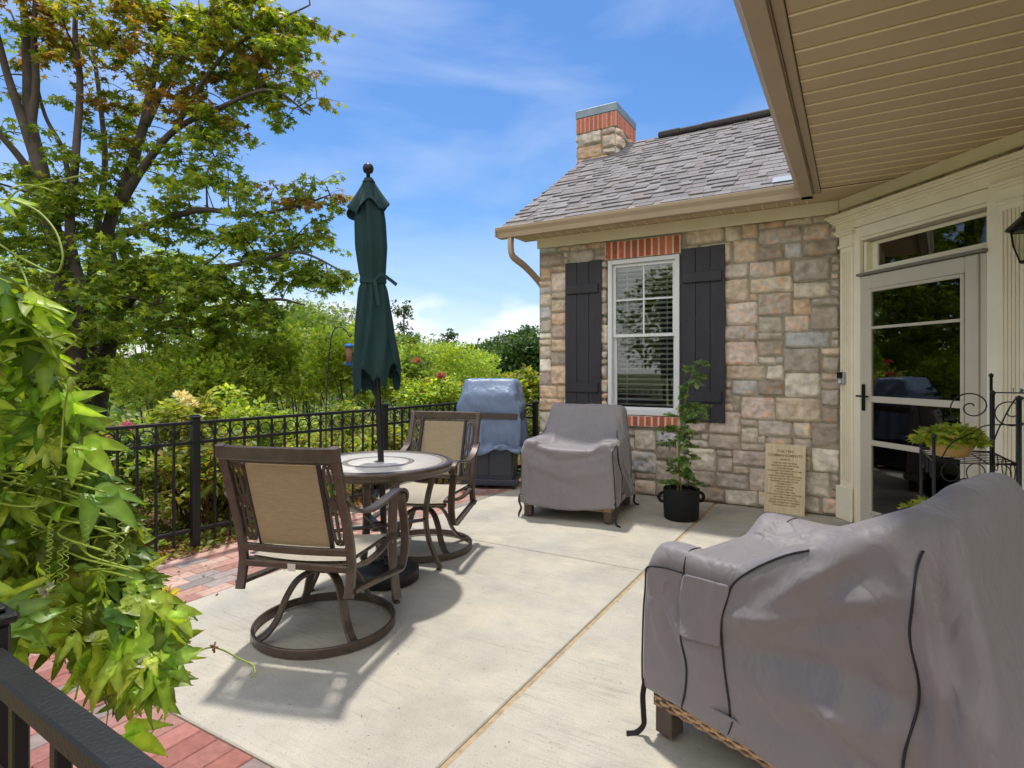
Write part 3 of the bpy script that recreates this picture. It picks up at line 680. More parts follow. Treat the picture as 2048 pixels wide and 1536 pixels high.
# ---- door surround in the entry wall frame: u along wall, -y outwards
def entry():
    T = M['trim']
    def fluted(a, b):
        p = MB(); p.bbox((a, -.045, .30), (b, 0, 2.36), .004, FD)
        n = 5; w = (b - a - .036) / n
        for k in range(n): p.bbox((a + .018 + k * w + .004, -.056, .34), (a + .018 + (k + 1) * w - .004, -.0455, 2.31), .005, FD)
        p.bbox((a, -.052, .0), (b + .0, 0, .30), .004, FD); p.bbox((a - .02, -.075, 0.001), (b + .02, -.053, .29), .006, FD)
        p.bbox((a - .012, -.062, 2.345), (b + .012, 0, 2.372), .005, FD); p.bbox((a - .005, -.05, 2.372), (b + .005, 0, 2.45), .003, FD)
        p.bbox((a - .022, -.075, 2.45), (b + .022, 0, 2.472), .006, FD); p.bbox((a - .034, -.088, 2.472), (b + .034, 0, 2.492), .006, FD)
        return p.build('pilaster', T, house)
    fluted(.045, .185); fluted(1.40, 1.555)
    e = MB(); e.bbox((-.0, -.052, 2.494), (1.60, 0, 2.56), .003, FD)
    for k, (z, q) in enumerate(((2.56, .07), (2.578, .09), (2.598, .105), (2.616, .12))): e.bbox((-.018 - k * .012, -q, z), (1.615 + k * .012, 0, z + .0185), .004, FD)
    # casing boards
    e.bbox((.187, -.036, 0), (.258, 0, 2.49), .003, FD); e.bbox((1.318, -.036, 0), (1.398, 0, 2.49), .003, FD)
    e.bbox((.258, -.036, 2.40), (1.318, 0, 2.49), .003, FD); e.bbox((.258, -.030, 2.375), (1.318, 0, 2.398), .004, FD)
    e.bbox((1.557, -.03, 0), (1.62, 0, 2.49), .003, FD)
    e.build('entablature', T, house)
    # transom
    t = MB(); a, b_ = .258, 1.318
    t.bbox((a, .0, 2.10), (a + .03, .09, 2.40), .003, FD); t.bbox((b_ - .03, .0, 2.10), (b_, .09, 2.40), .003, FD)
    t.bbox((a + .03, .045, 2.365), (b_ - .03, .09, 2.40), .003, FD); t.bbox((a + .03, .0, 2.095), (b_ - .03, .09, 2.125), .004, FD)
    for (c, d, e0, f0) in ((a + .03, a + .085, 2.125, 2.365), (b_ - .075, b_ - .03, 2.125, 2.365), (a + .085, b_ - .075, 2.125, 2.155), (a + .085, b_ - .075, 2.335, 2.365)): t.bbox((c, .05, e0), (d, .085, f0), .006, FD)
    tr = t.build('transom', T, house); tr['label'] = 'narrow glazed transom over the storm door'
    g = MB(); g.box((a + .08, .066, 2.15), (b_ - .07, .069, 2.34), FD); g.build('transom_glass', M['doorglass'], tr)
    dc = MB(); dc.bbox((a - .008, -.075, 2.072), (b_ + .012, -.0, 2.094), .006, FD); dc.build('drip_cap', M['stormgrey'], house)
    # storm door
    d = MB(); A, B, Z0, Z1 = .275, 1.272, .02, 2.068
    d.bbox((a, -.035, 0.0), (A - .002, .02, Z1), .003, FD); d.bbox((B + .002, -.035, 0.0), (b_, .02, Z1), .003, FD)
    fw = .092
    d.bbox((A, -.052, Z0), (A + fw, -.022, Z1), .006, FD); d.bbox((B - fw, -.052, Z0), (B, -.022, Z1), .006, FD)
    d.bbox((A + fw, -.052, Z1 - .115), (B - fw, -.022, Z1), .006, FD); d.bbox((A + fw, -.052, Z0), (B - fw, -.022, Z0 + .10), .006, FD)
    iw = .026; a2, b2, c2, d2 = A + fw, B - fw, Z0 + .10, Z1 - .115
    d.bbox((a2, -.062, c2), (a2 + iw, -.03, d2), .005, FD); d.bbox((b2 - iw, -.062, c2), (b2, -.03, d2), .005, FD)
    d.bbox((a2 + iw, -.062, d2 - iw), (b2 - iw, -.03, d2), .005, FD); d.bbox((a2 + iw, -.062, c2), (b2 - iw, -.03, c2 + iw), .005, FD)
    dd = d.build('storm_door', M['storm'], house); dd['label'] = 'almond storm door with four dark glass panes'
    for z, h in ((1.635, .022), (1.055, .05), (.70, .042)): br = MB(); br.bbox((a2 + iw, -.058, z - h / 2), (b2 - iw, -.034, z + h / 2), .004, FD); br.build('glazing_bar', M['storm'], dd)
    g = MB(); g.box((a2 + .01, -.043, c2 + .01), (b2 - .01, -.040, d2 - .01), FD); g.build('pane', M['doorglass'], dd)
    hd = MB(); hd.bbox((A + .028, -.066, .955), (A + .060, -.0525, 1.175), .004, FD); hd.bbox((A + .0, -.098, 1.068), (A + .125, -.083, 1.084), .004, FD); hd.bbox((A + .038, -.083, 1.07), (A + .052, -.066, 1.084), .002, FD)
    hd.build('handle', M['blackmetal'], dd)
    th = MB(); th.bbox((a, -.10, -.0), (b_, -.036, .018), .004, FD); th.build('threshold', M['silver'], house)
    # inner door
    n = MB(); n.bbox((A, .055, 0.02), (B, .095, 2.06), .003, FD)
    for (p, q) in ((A + .13, A + .45), (B - .45, B - .13)):
        for (z, w) in ((.22, .72), (.86, 1.50), (1.64, 1.92)):
            n.bbox((p, .043, z), (q, .0545, w), .010, FD); n.bbox((p + .04, .034, z + .04), (q - .04, .0425, w - .04), .008, FD)
    n.build('inner_door', M['doordark'], house)
entry()
# doorbell
mb = MB(); mb.bbox((.055, -.086, 1.165), (.125, -.0565, 1.275), .006, FD); db = tag(mb.build('video_doorbell', M['silver']), 'small black and silver video doorbell on the fluted pilaster', 'doorbell')
mb = MB(); mb.bbox((.057, -.088, 1.222), (.123, -.0862, 1.272), .001, FD); mb.build('camera_panel', M['blackmetal'], db)
mb = MB(); mb.lathe([(.017, 0), (.019, .002), (.014, .003), (.0, .003)], n=20, mtx=FD @ Matrix.Translation((.09, -.0865, 1.193)) @ Matrix.Rotation(R(90), 4, 'X')); mb.build('button', M['vinyl'], db)

# wall lantern beside the door
def lantern():
    T = thing('wall_lantern', 'black metal wall lantern with curved clear glass beside the door', 'lantern')
    c = V(2062, 470, 3.32); q = Matrix.Translation(c)
    n = 6
    def hexring(r, z): return [q @ Vector((r * math.cos(2 * math.pi * k / n + .3), r * math.sin(2 * math.pi * k / n + .3), z)) for k in range(n)]
    fr = MB()
    prof = [(.052, -.15), (.085, -.06), (.098, .03)]
    for k in range(n): fr.tube([hexring(r + .002, z)[k] for r, z in prof], .0045, 5)
    for r, z in (prof[0], prof[2]): fr.tube(hexring(r + .001, z), .006, 5, closed=True)
    fr.lathe([(0, -.162), (.05, -.158), (.058, -.148), (.0, -.146)], c=c, n=12); fr.build('frame', M['blackmetal'], T)
    hd = MB(); rings = [(.118, .03), (.112, .045), (.06, .10), (.045, .115), (.045, .135), (.02, .145), (.012, .17), (.0, .175)]
    hd.lathe(rings, c=c, n=6); hd.build('hood', M['blackmetal'], T)
    gl = MB(); rr = [hexring(r - .002, z) for r, z in prof]
    ids = [[gl.vert(p) for p in rg] for rg in rr]
    for a, b_ in zip(ids, ids[1:]):
        for j in range(n): gl.face(a[j], a[(j + 1) % n], b_[(j + 1) % n], b_[j])
    gl.build('glass', M['lampglass'], T)
    bu = MB(); bu.lathe([(0, -.14), (.012, -.13), (.012, -.03), (.004, -.02), (0, -.01)], c=c, n=12); bu.build('candle', M['vinyl'], T)
    ar = MB(); wall = FD @ Vector((1.86, -.03, 2.28))
    ar.tube(crv([c + Vector((0, 0, .16)), c + Vector((0, 0, .25)), c.lerp(wall, .5) + Vector((0, 0, .18)), wall], 6), .008, 8)
    ar.lathe([(0, -.03), (.05, -.02), (.06, .0), (.0, .0)], n=16, mtx=Matrix.Translation(wall) @ FD.to_3x3().to_4x4() @ Matrix.Rotation(R(90), 4, 'X')); ar.build('bracket', M['blackmetal'], T)
lantern()

# engraved board leaning on the wall
def board():
    W, H = .335, .62; T = thing('engraved_board', 'pale wooden board engraved with lines of text, leaning on the stone wall', 'sign', (-.55, 5.72, 0.0), R(-3))
    tilt = Matrix.Rotation(R(-8), 4, 'X')
    b_ = MB(); b_.bbox((-W / 2, 0, 0), (W / 2, .022, H), .003, tilt); b_.build('board', M['wood'], T)
    lines = [('THE TEN', .034, .545), ('COMMANDMENTS', .034, .508), ('EXODUS 20', .016, .478)]
    body = ['I AM THE LORD THY GOD', 'THOU SHALT HAVE NO OTHER', 'GODS BEFORE ME', 'THOU SHALT NOT MAKE UNTO THEE', 'ANY GRAVEN IMAGE', 'THOU SHALT NOT TAKE THE NAME', 'OF THE LORD THY GOD IN VAIN', 'REMEMBER THE SABBATH DAY', 'TO KEEP IT HOLY', 'HONOR THY FATHER', 'AND THY MOTHER', 'THOU SHALT NOT KILL', 'THOU SHALT NOT COMMIT ADULTERY', 'THOU SHALT NOT STEAL', 'THOU SHALT NOT BEAR FALSE', 'WITNESS AGAINST THY NEIGHBOR', 'THOU SHALT NOT COVET']
    lines += [(t, .0165, .445 - k * .0235) for k, t in enumerate(body)]
    me_all = MB()
    dg = bpy.context.evaluated_depsgraph_get()
    for t, sz, z in lines:
        cu = bpy.data.curves.new('t', 'FONT'); cu.body = t; cu.size = sz; cu.align_x = 'CENTER'; cu.extrude = .0012; cu.offset = .0004
        ob = bpy.data.objects.new('t', cu); COL.objects.link(ob); bpy.context.view_layer.update()
        me = bpy.data.meshes.new_from_object(ob.evaluated_get(bpy.context.evaluated_depsgraph_get()))
        mt = tilt @ Matrix.Translation((0, -.0012, z)) @ Matrix.Rotation(R(90), 4, 'X')
        base = len(me_all.v)
        for v in me.vertices: me_all.vert(mt @ v.co)
        for p in me.polygons: me_all.face(*[base + i for i in p.vertices])
        bpy.data.objects.remove(ob); bpy.data.meshes.remove(me)
    me_all.build('lettering', M['woodink'], T)
board()

# ------------------------------------------------------------------ fence
def fence_run(T, a, b_, posts, H=.925, zoff=0, gap=.112, first_post=True, last_post=True, rings=True, thick=1.0):
    a, b_ = Vector(a), Vector(b_); d = b_ - a; Ln = d.length; u = d.normalized(); mt = frm((a.x, a.y, zoff), u)
    ts = posts
    for k, t in enumerate(ts):
        if (k == 0 and not first_post) or (k == len(ts) - 1 and not last_post): continue
        p = MB(); p.bbox((t - .027, -.027, -.1), (t + .027, .027, H + .022), .004, mt); p.bbox((t - .034, -.034, H + .0225), (t + .034, .034, H + .036), .004, mt)
        p.bbox((t - .024, -.024, H + .0365), (t + .024, .024, H + .045), .003, mt); p.build('post', M['iron'], T)
    for t0, t1 in zip(ts, ts[1:]):
        w = t1 - t0 - .056; n = max(2, round(w / gap)); g = w / n; s = t0 + .028
        for hw, za, zb in ((.014 * thick, H - .024, H), (.012, H - .165, H - .142), (.012, .13, .155)):
            r = MB(); r.bbox((t0 + .028, -hw, za), (t1 - .028, hw, zb), .003, mt); r.build('rail', M['iron'], T)
        p = MB(); c = MB()
        for k in range(1, n):
            x = s + k * g; p.bbox((x - .008, -.008, .04), (x + .008, .008, H - .025), .002, mt); p.bbox((x - .013, -.012, H - .098), (x + .013, .012, H - .082), .002, mt) if rings else None
        for k in range(n if rings else 0):
            x = s + (k + .5) * g; rr = g / 2 - .014
            c.tube([mt @ Vector((x + rr * math.cos(q), 0, H - .09 + rr * math.sin(q))) for q in np.linspace(0, 2 * math.pi, 20, endpoint=False)], .0045, 6, closed=True)
        p.build('pickets', M['iron'], T)
        if rings: c.build('rings', M['iron'], T)
P1, P2 = (-4.10, 2.44, 0), (-3.88, 4.16, 0)
dd = (Vector(P2) - Vector(P1)).normalized(); P0 = Vector(P1) - dd * 1.9
T = thing('iron_fence', 'black iron fence with a row of rings along the planted bed', 'fence')
fence_run(T, P0, P2, [0, 1.9, 1.9 + (Vector(P2) - Vector(P1)).length])
fence_run(T, P2, (-3.86, 5.86, 0), [0, 1.70], first_post=False, zoff=-.0)
fence_run(T, (-3.86, 5.86, -.03), (-3.17, 5.90, -.03), [0, .685], first_post=False, zoff=-.035)
T = thing('iron_railing', 'black iron railing close to the camera, overgrown by the vine', 'railing')
fence_run(T, (-.952, .286, 0), (.95, .198, 0), [0, 1.9], H=.955, rings=False, thick=1.1)
fence_run(T, tuple(P0), (-.952, .286, 0), [0, 1.1, 2.2, (Vector((-.952, .286, 0)) - P0).length], first_post=False, last_post=False)

# ------------------------------------------------------------------ swivel chairs
def sidepost(z):  # y of rear post at height z
    zs = [.27, .34, .42, .50, .60, .72, .84, .97]; ys = [-.285, -.265, -.255, -.268, -.297, -.335, -.375, -.418]
    return float(np.interp(z, zs, ys))
def swivel_chair(label, loc, rz):
    T = thing('swivel_chair', label, 'chair', loc, rz, 'swivel dining chairs at the round table')
    B = M['bronze']
    for s in (-1, 1):
        m = MB(); pts = [(s * .275, sidepost(z), z) for z in np.linspace(.275, .965, 16)]
        m.ribbon(pts, .042, .032, up=(0, 1, 0)); m.build('rear_post', B, T)
        a = MB()
        prof = crv([(-.345, .735), (-.29, .685), (-.20, .645), (-.08, .632), (.06, .652), (.17, .668), (.235, .655), (.262, .628), (.248, .598), (.222, .598)], 5)
        def X(y): return s * (.285 + .03 * min(1, max(0, (y + .3) / .5)))
        a.ribbon([(X(p[0]), p[0], p[1]) for p in [(q.x, q.y) for q in [Vector((w[0], w[1], 0)) for w in prof]]], .052, .016, up=(1, 0, 0)) if False else None
        pts = [Vector((X(w[0]), w[0], w[1])) for w in prof]
        wd = .052; th = .017
        a.ribbon(pts, th, wd, up=(1, 0, 0)); a.build('armrest', B, T)
        f = MB()
        pr = crv([(.215, .645), (.232, .57), (.262, .47), (.272, .37), (.245, .28), (.205, .248), (.15, .25), (-.05, .275), (-.27, .30)], 5)
        f.ribbon([Vector((X(w[0]) - s * .0, w[0], w[1])) for w in pr], th, .046, up=(1, 0, 0)); f.build('side_frame', B, T)
        g = MB(); pr = crv([(-.26, .405), (-.10, .375), (.08, .385), (.20, .42), (.258, .41)], 4)
        g.ribbon([Vector((s * .268, w[0], w[1])) for w in pr], .018, .034, up=(1, 0, 0)); g.build('seat_rail', B, T)
        # interlaced side pattern
        d = MB()
        for (za, zb) in ((.50, .705), (.695, .885)):
            zc, hz = (za + zb) / 2, (zb - za) / 2
            for (rx, rz_, xo) in ((.027, hz, 0), (.016, hz * .98, .013), (.016, hz * .98, -.013)):
                d.tube([Vector((s * .2225 + xo + rx * math.cos(q), sidepost(zc + rz_ * math.sin(q)) + .0 + .012, zc + rz_ * math.sin(q))) for q in np.linspace(0, 2 * math.pi, 24, endpoint=False)], .0055, 6, closed=True)
        d.build('side_scroll', B, T)
        d = MB(); d.ribbon([(s * .180, sidepost(z) + .012, z) for z in np.linspace(.485, .90, 10)], .02, .02, up=(0, 1, 0)); d.build('sling_rail', M['bronzedark'], T)
    def bow(x): return -.022 * (1 - (x / .29) ** 2)
    m = MB(); m.ribbon([(x, sidepost(.93) + bow(x) - .002, .932) for x in np.linspace(-.298, .298, 13)], .026, .062, up=(0, 0, 1)); m.ribbon([(x, sidepost(.89) + bow(x) + .008, .892) for x in np.linspace(-.255, .255, 13)], .016, .014, up=(0, 0, 1)); m.build('crest_rail', B, T)
    m = MB(); m.ribbon([(x, sidepost(.485) + bow(x) + .0, .474) for x in np.linspace(-.262, .262, 13)], .024, .034, up=(0, 0, 1)); m.build('lower_rail', B, T)
    m = MB(); m.smooth = True
    for off in (0, .006):
        m.grid([[Vector((x, sidepost(z) + .012 + off + bow(x) * .75 - .004 * math.sin((z - .5) / .38 * math.pi), z)) for z in np.linspace(.49, .888, 14)] for x in np.linspace(-.174, .174, 11)], flip=(off > 0))
    m.build('back_sling', M['sling'], T)
    m = MB(); m.smooth = True
    for off in (0, -.02):
        m.grid([[Vector((x, y, .432 + off - .016 * math.cos(x / .25 * 1.5) * 1 - (.03 * max(0, (y - .17) / .09) ** 2) + (0 if y < .17 else 0))) for y in np.linspace(-.25, .262, 16)] for x in np.linspace(-.252, .252, 11)], flip=(off < 0))
    m.smooth = False; m.build('seat', M['slingb'], T)
    m = MB(); m.bbox((-.262, -.272, .378), (.262, -.248, .408), .004); m.bbox((-.262, .215, .365), (.262, .25, .392), .006); m.bbox((-.16, -.14, .352), (.16, .14, .375), .006); m.bbox((-.13, .06, .34), (.13, .12, .352), .003)
    for x in (-.13, -.05, .06, .14): m.lathe([(.009, 0), (.009, .012), (0, .012)], c=(x, -.235, .366), n=8)
    m.build('seat_frame', B, T)
    m = MB(); m.box((-.035, -.2745, .372), (.005, -.2725, .405)); m.build('care_label', M['label'], T)
    m = MB(); m.lathe([(.0, .28), (.03, .28), (.03, .33), (.036, .335), (.036, .35), (.0, .351)], n=20); m.build('swivel_hub', B, T)
    for k in range(4):
        a = R(45 + 90 * k + 8); e = MB(); u = Vector((math.cos(a), math.sin(a), 0))
        e.ribbon([u * r + Vector((0, 0, z)) for r, z in [(w[0], w[1]) for w in crv([(.02, .295), (.09, .292), (.15, .262), (.20, .19), (.235, .11), (.285, .05), (.332, .03)], 5)]], .042, .017, up=None if False else (-u.y, u.x, 0)) if False else None
        pts = [u * w[0] + Vector((0, 0, w[1])) for w in crv([(.02, .295), (.09, .292), (.15, .262), (.20, .19), (.235, .11), (.285, .05), (.332, .03)], 5)]
        e.ribbon(pts, .017, .042, up=(-u.y, u.x, 0)); e.build('spoke', B, T)
    m = MB(); m.ribbon([(.338 * math.cos(q), .338 * math.sin(q), .026) for q in np.linspace(0, 2 * math.pi, 64, endpoint=False)], .016, .042, up=(0, 0, 1), closed=True)
    m.sm = [True] * len(m.f) if False else m.sm; m.build('base_ring', B, T)
    return T
swivel_chair('bronze swivel dining chair seen from behind, nearest the camera, sunlit tan sling back', (-2.30, 2.04, 0), math.atan2(.20, .59))
swivel_chair('bronze swivel dining chair across the round table, between the umbrella and the grill', (-2.69, 3.30, 0), R(180) + math.atan2(.094, .348))

# ------------------------------------------------------------------ table
def table():
    T = thing('round_table', 'round patio table with pale tiled top and bronze rim', 'table', (-2.53, 2.66, 0), R(10)); B = M['bronze']
    m = MB(); m.lathe([(0.02, .722), (.425, .722), (.425, .728), (.02, .728)], n=64, cap=False); m.build('tiled_top', M['tile'], T)
    m = MB(); m.lathe([(.185, .7285), (.185, .7295), (.218, .7295), (.218, .7285)], n=64, cap=False); m.lathe([(.39, .7285), (.39, .7295), (.424, .7295), (.424, .7285)], n=64, cap=False); m.lathe([(.03, .7285), (.03, .732), (.02, .732), (.02, .7285)], n=24, cap=False); m.build('mosaic_band', M['tiledark'], T)
    m = MB(); m.lathe([(.30, .715), (.426, .715), (.426, .732), (.436, .736), (.452, .73), (.458, .718), (.452, .705), (.446, .700), (.448, .690), (.440, .678), (.415, .672), (.30, .672), (.30, .715)], n=72); m.build('rim', B, T)
    for k in range(4):
        a = R(-42 + 90 * k); u = Vector((math.cos(a), math.sin(a), 0)); l = MB()
        l.ribbon([u * w[0] + Vector((0, 0, w[1])) for w in crv([(.37, .672), (.345, .58), (.315, .46), (.305, .34), (.322, .22), (.36, .11), (.40, .018)], 5)], .026, .05, up=(-u.y, u.x, 0)); l.lathe([(.0, 0), (.018, 0), (.018, .008), (.008, .016), (0, .016)], c=(u.x * .395, u.y * .395, 0), n=10); l.build('leg', B, T)
        q = MB(); q.ribbon([u * w[0] + Vector((0, 0, w[1])) for w in ((.05, .33), (.15, .335), (.30, .335))], .012, .05, up=(-u.y, u.x, 0)); q.build('brace', B, T)
    m = MB(); m.lathe([(.03, .31), (.05, .31), (.05, .35), (.03, .35), (.03, .31)], n=24); m.build('pole_collar', B, T)
table()

# ------------------------------------------------------------------ umbrella
def umbrella():
    bc = Vector((-2.49, 2.685, 0)); tc = Vector((-2.585, 2.63, 2.50)); ax = (tc - bc).normalized()
    T = thing('patio_umbrella', 'tall closed dark green patio umbrella tied with a strap through the round table', 'umbrella')
    def at(z): return bc.lerp(tc, z / 2.5)
    p = MB(); p.tube([at(0.06), at(.4), at(1.2), at(2.46)], .019, 14); p.build('pole', M['umbpole'], T)
    f = MB(); f.lathe([(0, -.045), (.012, -.04), (.012, -.02), (.028, -.01), (.034, .012), (.028, .032), (.012, .044), (0, .046)], c=at(2.525), n=20); f.lathe([(.03, 0), (.04, .012), (.02, .04), (0, .045)], c=at(2.44), n=16); f.build('finial', M['umbpole'], T)
    rng = random.Random(3)
    zs = np.array([1.22, 1.30, 1.40, 1.55, 1.68, 1.78, 1.84, 1.90, 2.05, 2.2, 2.32, 2.40, 2.44]); rs = np.array([.128, .134, .128, .112, .094, .082, .070, .078, .092, .090, .080, .05, .022])
    m = MB(); m.smooth = True; nt_ = 128; P = []
    for th in np.linspace(0, 2 * math.pi, nt_ + 1):
        row = []; th_ = th % (2 * math.pi)
        hem = 1.22 + .055 * math.sin(4 * th_ + .6) + .035 * math.sin(9 * th_ + 2) + .05 * math.cos(th_ - .2)
        for k, t in enumerate(np.linspace(0, 1, 46)):
            z = hem + (2.44 - hem) * t; r = float(np.interp(z, zs, rs))
            tw = th_ + .55 * math.sin(z * 2.2) ; amp = .24 * min(1, (2.46 - z) / .25) * (1.0 if z < 1.8 else .55 + .0) * (.45 if abs(z - 1.84) < .04 else 1)
            fold = math.sin(8 * tw + 1.2 * math.sin(z * 3)) + .55 * math.sin(13 * tw + z * 4) * .6
            w = 1 + amp * (fold * .55 - .12 * abs(math.sin(4 * tw)))
            c = at(z); row.append(c + Vector((math.cos(th_) * r * w, math.sin(th_) * r * w, 0)))
        P.append(row)
    m.grid(P); o = m.build('canopy', M['green'], T)
    sd_ = o.modifiers.new('solid', 'SOLIDIFY'); sd_.thickness = .003
    # flared vent cap
    m = MB(); m.smooth = True; P = []
    for th in np.linspace(0, 2 * math.pi, 97):
        th_ = th % (2 * math.pi); row = []
        fl = max(0, math.cos(1.0 * (th_ - R(205)))) ** 2 * .042 + .014 * max(0, math.sin(4 * th_ + .3)) + max(0, math.cos(th_ - R(20))) ** 3 * .015
        drop = .155 + .03 * math.sin(4 * th_ + 1.9) + .02 * math.cos(th_ - R(205))
        for t in np.linspace(0, 1, 14):
            r = .026 + (.070 + fl) * t ** 1.25 * (1 + .12 * t * math.sin(8 * th_)); z = 2.475 - drop * 1.15 * t - .01 * t * t
            row.append(at(z) + Vector((math.cos(th_) * r, math.sin(th_) * r, 0)))
        P.append(row)
    m.grid(P, flip=True); o = m.build('vent_cap', M['green'], T); o.modifiers.new('solid', 'SOLIDIFY').thickness = .003
    m = MB(); c = at(1.84); m.ribbon([c + Vector((math.cos(q) * .079, math.sin(q) * .079, .006 * math.sin(2 * q))) for q in np.linspace(0, 2 * math.pi, 40, endpoint=False)], .004, .03, up=(0, 0, 1), closed=True)
    e = Vector((CY, SY, 0)); ff = Vector((SY, -CY, 0))
    m.ribbon(crv([c + ff * .08 + e * .03, c + ff * .085 + e * .07 + Vector((0, 0, .03)), c + ff * .09 + e * .12 + Vector((0, 0, .0)), c + ff * .10 + e * .165 + Vector((0, 0, -.035))], 6), .004, .02, up=(0, 0, 1))
    m.ribbon(crv([c + ff * .085 + e * .03, c + ff * .10 + e * .045 + Vector((0, 0, -.08)), c + ff * .115 + e * .06 + Vector((0, 0, -.16))], 6), .022, .004, up=ff)
    m.build('tie_strap', M['green'], T)
    T2 = thing('umbrella_base', 'round dark resin umbrella base under the table', 'umbrella base', (bc.x, bc.y, 0))
    m = MB(); m.lathe([(0, 0), (.185, 0), (.20, .012), (.20, .07), (.192, .085), (.165, .095), (.10, .105), (.06, .12), (.045, .125), (0, .125)], n=48); m.build('weight', M['resin'], T2)
    m = MB(); m.lathe([(.032, .12), (.034, .14), (.03, .145), (.028, .27), (.034, .275), (.034, .30), (.02, .302)], n=20); m.lathe([(.018, -.02), (.018, .02), (0, .02)], n=10, mtx=Matrix.Translation((.05, -.02, .22)) @ Matrix.Rotation(R(90), 4, 'Y')); m.build('sleeve', M['umbpole'], T2)
    for k in range(4):
        a = R(45 + 90 * k); m = MB(); m.ribbon([(math.cos(a) * r, math.sin(a) * r, z) for r, z in ((.03, .15), (.06, .15), (.09, .118))], .008, .03, up=(-math.sin(a), math.cos(a), 0)); m.build('gusset', M['umbpole'], T2)
umbrella()

# ------------------------------------------------------------------ fabric covers: small cloth solver
def drape(W, D, hfun, zhem, body, n=26, steps=46, iters=16, free=0.0, slack=1.02, seed=1, taper=None, ylist=None, hem=None, kick=None):
    """box-like fitted cover relaxed over a set of solid boxes; returns (verts, quads, nx, ny, rows, idx)"""
    rg = np.random.default_rng(seed)
    xs = np.linspace(-W / 2, W / 2, n + 1)
    if ylist is None: ylist = np.linspace(-D / 2, D / 2, n + 1)
    nx, ny = n, len(ylist) - 1
    Vt = np.array([[x, y, hfun(x, y)] for x in xs for y in ylist])
    tid = lambda i, j: i * (ny + 1) + j
    loop = [tid(i, 0) for i in range(nx)] + [tid(nx, j) for j in range(ny)] + [tid(i, ny) for i in range(nx, 0, -1)] + [tid(0, j) for j in range(ny, 0, -1)]
    nl = len(loop); rows = 20; V_ = [Vt]
    zb = np.array([(hem(Vt[a][0], Vt[a][1]) if hem else zhem) for a in loop]); top = Vt[loop]
    for r in range(1, rows + 1):
        p = top.copy(); p[:, 2] = top[:, 2] + (zb - top[:, 2]) * r / rows; V_.append(p)
    X = np.concatenate(V_); nt0 = len(Vt)
    sid = lambda k, r: loop[k % nl] if r == 0 else nt0 + (r - 1) * nl + (k % nl)
    Q = [(tid(i, j), tid(i + 1, j), tid(i + 1, j + 1), tid(i, j + 1)) for i in range(nx) for j in range(ny)]
    Q += [(sid(k + 1, r), sid(k, r), sid(k, r + 1), sid(k + 1, r + 1)) for k in range(nl) for r in range(rows)]
    E = set()
    for q in Q:
        for a, b_ in ((0, 1), (1, 2), (2, 3), (3, 0), (0, 2), (1, 3)): E.add((min(q[a], q[b_]), max(q[a], q[b_])))
    E = sorted(E); nst = len(E); Bd = []
    for i in range(nx - 1):
        for j in range(ny + 1): Bd.append((tid(i, j), tid(i + 2, j)))
    for i in range(nx + 1):
        for j in range(ny - 1): Bd.append((tid(i, j), tid(i, j + 2)))
    for k in range(nl):
        for r in range(rows + 1): Bd.append((sid(k, r), sid(k + 2, r)))
        for r in range(rows - 1): Bd.append((sid(k, r), sid(k, r + 2)))
    I = np.array([e[0] for e in E] + [e[0] for e in Bd]); J = np.array([e[1] for e in E] + [e[1] for e in Bd])
    if taper is not None: X = taper(X)
    lf = np.array([mnoise.noise(Vector(tuple(p * 3.1))) for p in X]); rest = np.linalg.norm(X[I] - X[J], axis=1) * (slack + .03 * (lf[I] + lf[J]))
    hem_i = np.arange(len(X) - nl, len(X)); hz = X[hem_i, 2].copy(); hxy = X[hem_i, :2].copy()
    w = np.concatenate([np.ones(nst), np.full(len(Bd), .05)]); nv = len(X)
    deg = np.bincount(I, w, nv) + np.bincount(J, w, nv)
    ctr = np.array([0, 0, .4]); X = X + rg.normal(0, .003, X.shape)
    if kick is not None: X = kick(X)
    Pv = X.copy()
    def collide(X):
        for (c, h, rot) in body:
            Lc = (X - c) @ rot; q = np.abs(Lc) - h
            ins = np.all(q < .012, axis=1)
            if ins.any():
                Li = Lc[ins]; qi = q[ins]; ax = np.argmax(qi, axis=1); sgn = np.sign(Li[np.arange(len(Li)), ax]); sgn[sgn == 0] = 1
                Li[np.arange(len(Li)), ax] = sgn * (h[ax] + .012); X[ins] = Li @ rot.T + c
        X[:, 2] = np.maximum(X[:, 2], .01); return X
    dt = 1 / 30
    for s in range(steps):
        vel = np.clip((X - Pv) * .92, -.02, .02); Pv = X.copy(); X = X + vel; X[:, 2] -= .0014
        for it in range(iters):
            d = X[J] - X[I]; L_ = np.linalg.norm(d, axis=1) + 1e-9; diff = (L_ - rest) / L_
            diff = np.where(diff < 0, diff * .55, diff)           # cloth buckles easier than it stretches
            c = d * (diff * w * .5)[:, None]
            for a in range(3):
                X[:, a] += 1.5 * (np.bincount(I, c[:, a], nv) - np.bincount(J, c[:, a], nv)) / deg
            X[hem_i, 2] = hz; X[hem_i, :2] += (hxy - X[hem_i, :2]) * .15
            if it % 4 == 3: X = collide(X)
        X = collide(X)
    return X, Q, dict(nx=nx, ny=ny, rows=rows, tid=tid, sid=sid, nl=nl, loop=loop)
def bx(cx, cy, cz, hx, hy, hz, rx=0):
    c, s = math.cos(R(rx)), math.sin(R(rx)); return (np.array([cx, cy, cz]), np.array([hx, hy, hz]), np.array([[1, 0, 0], [0, c, -s], [0, s, c]]))
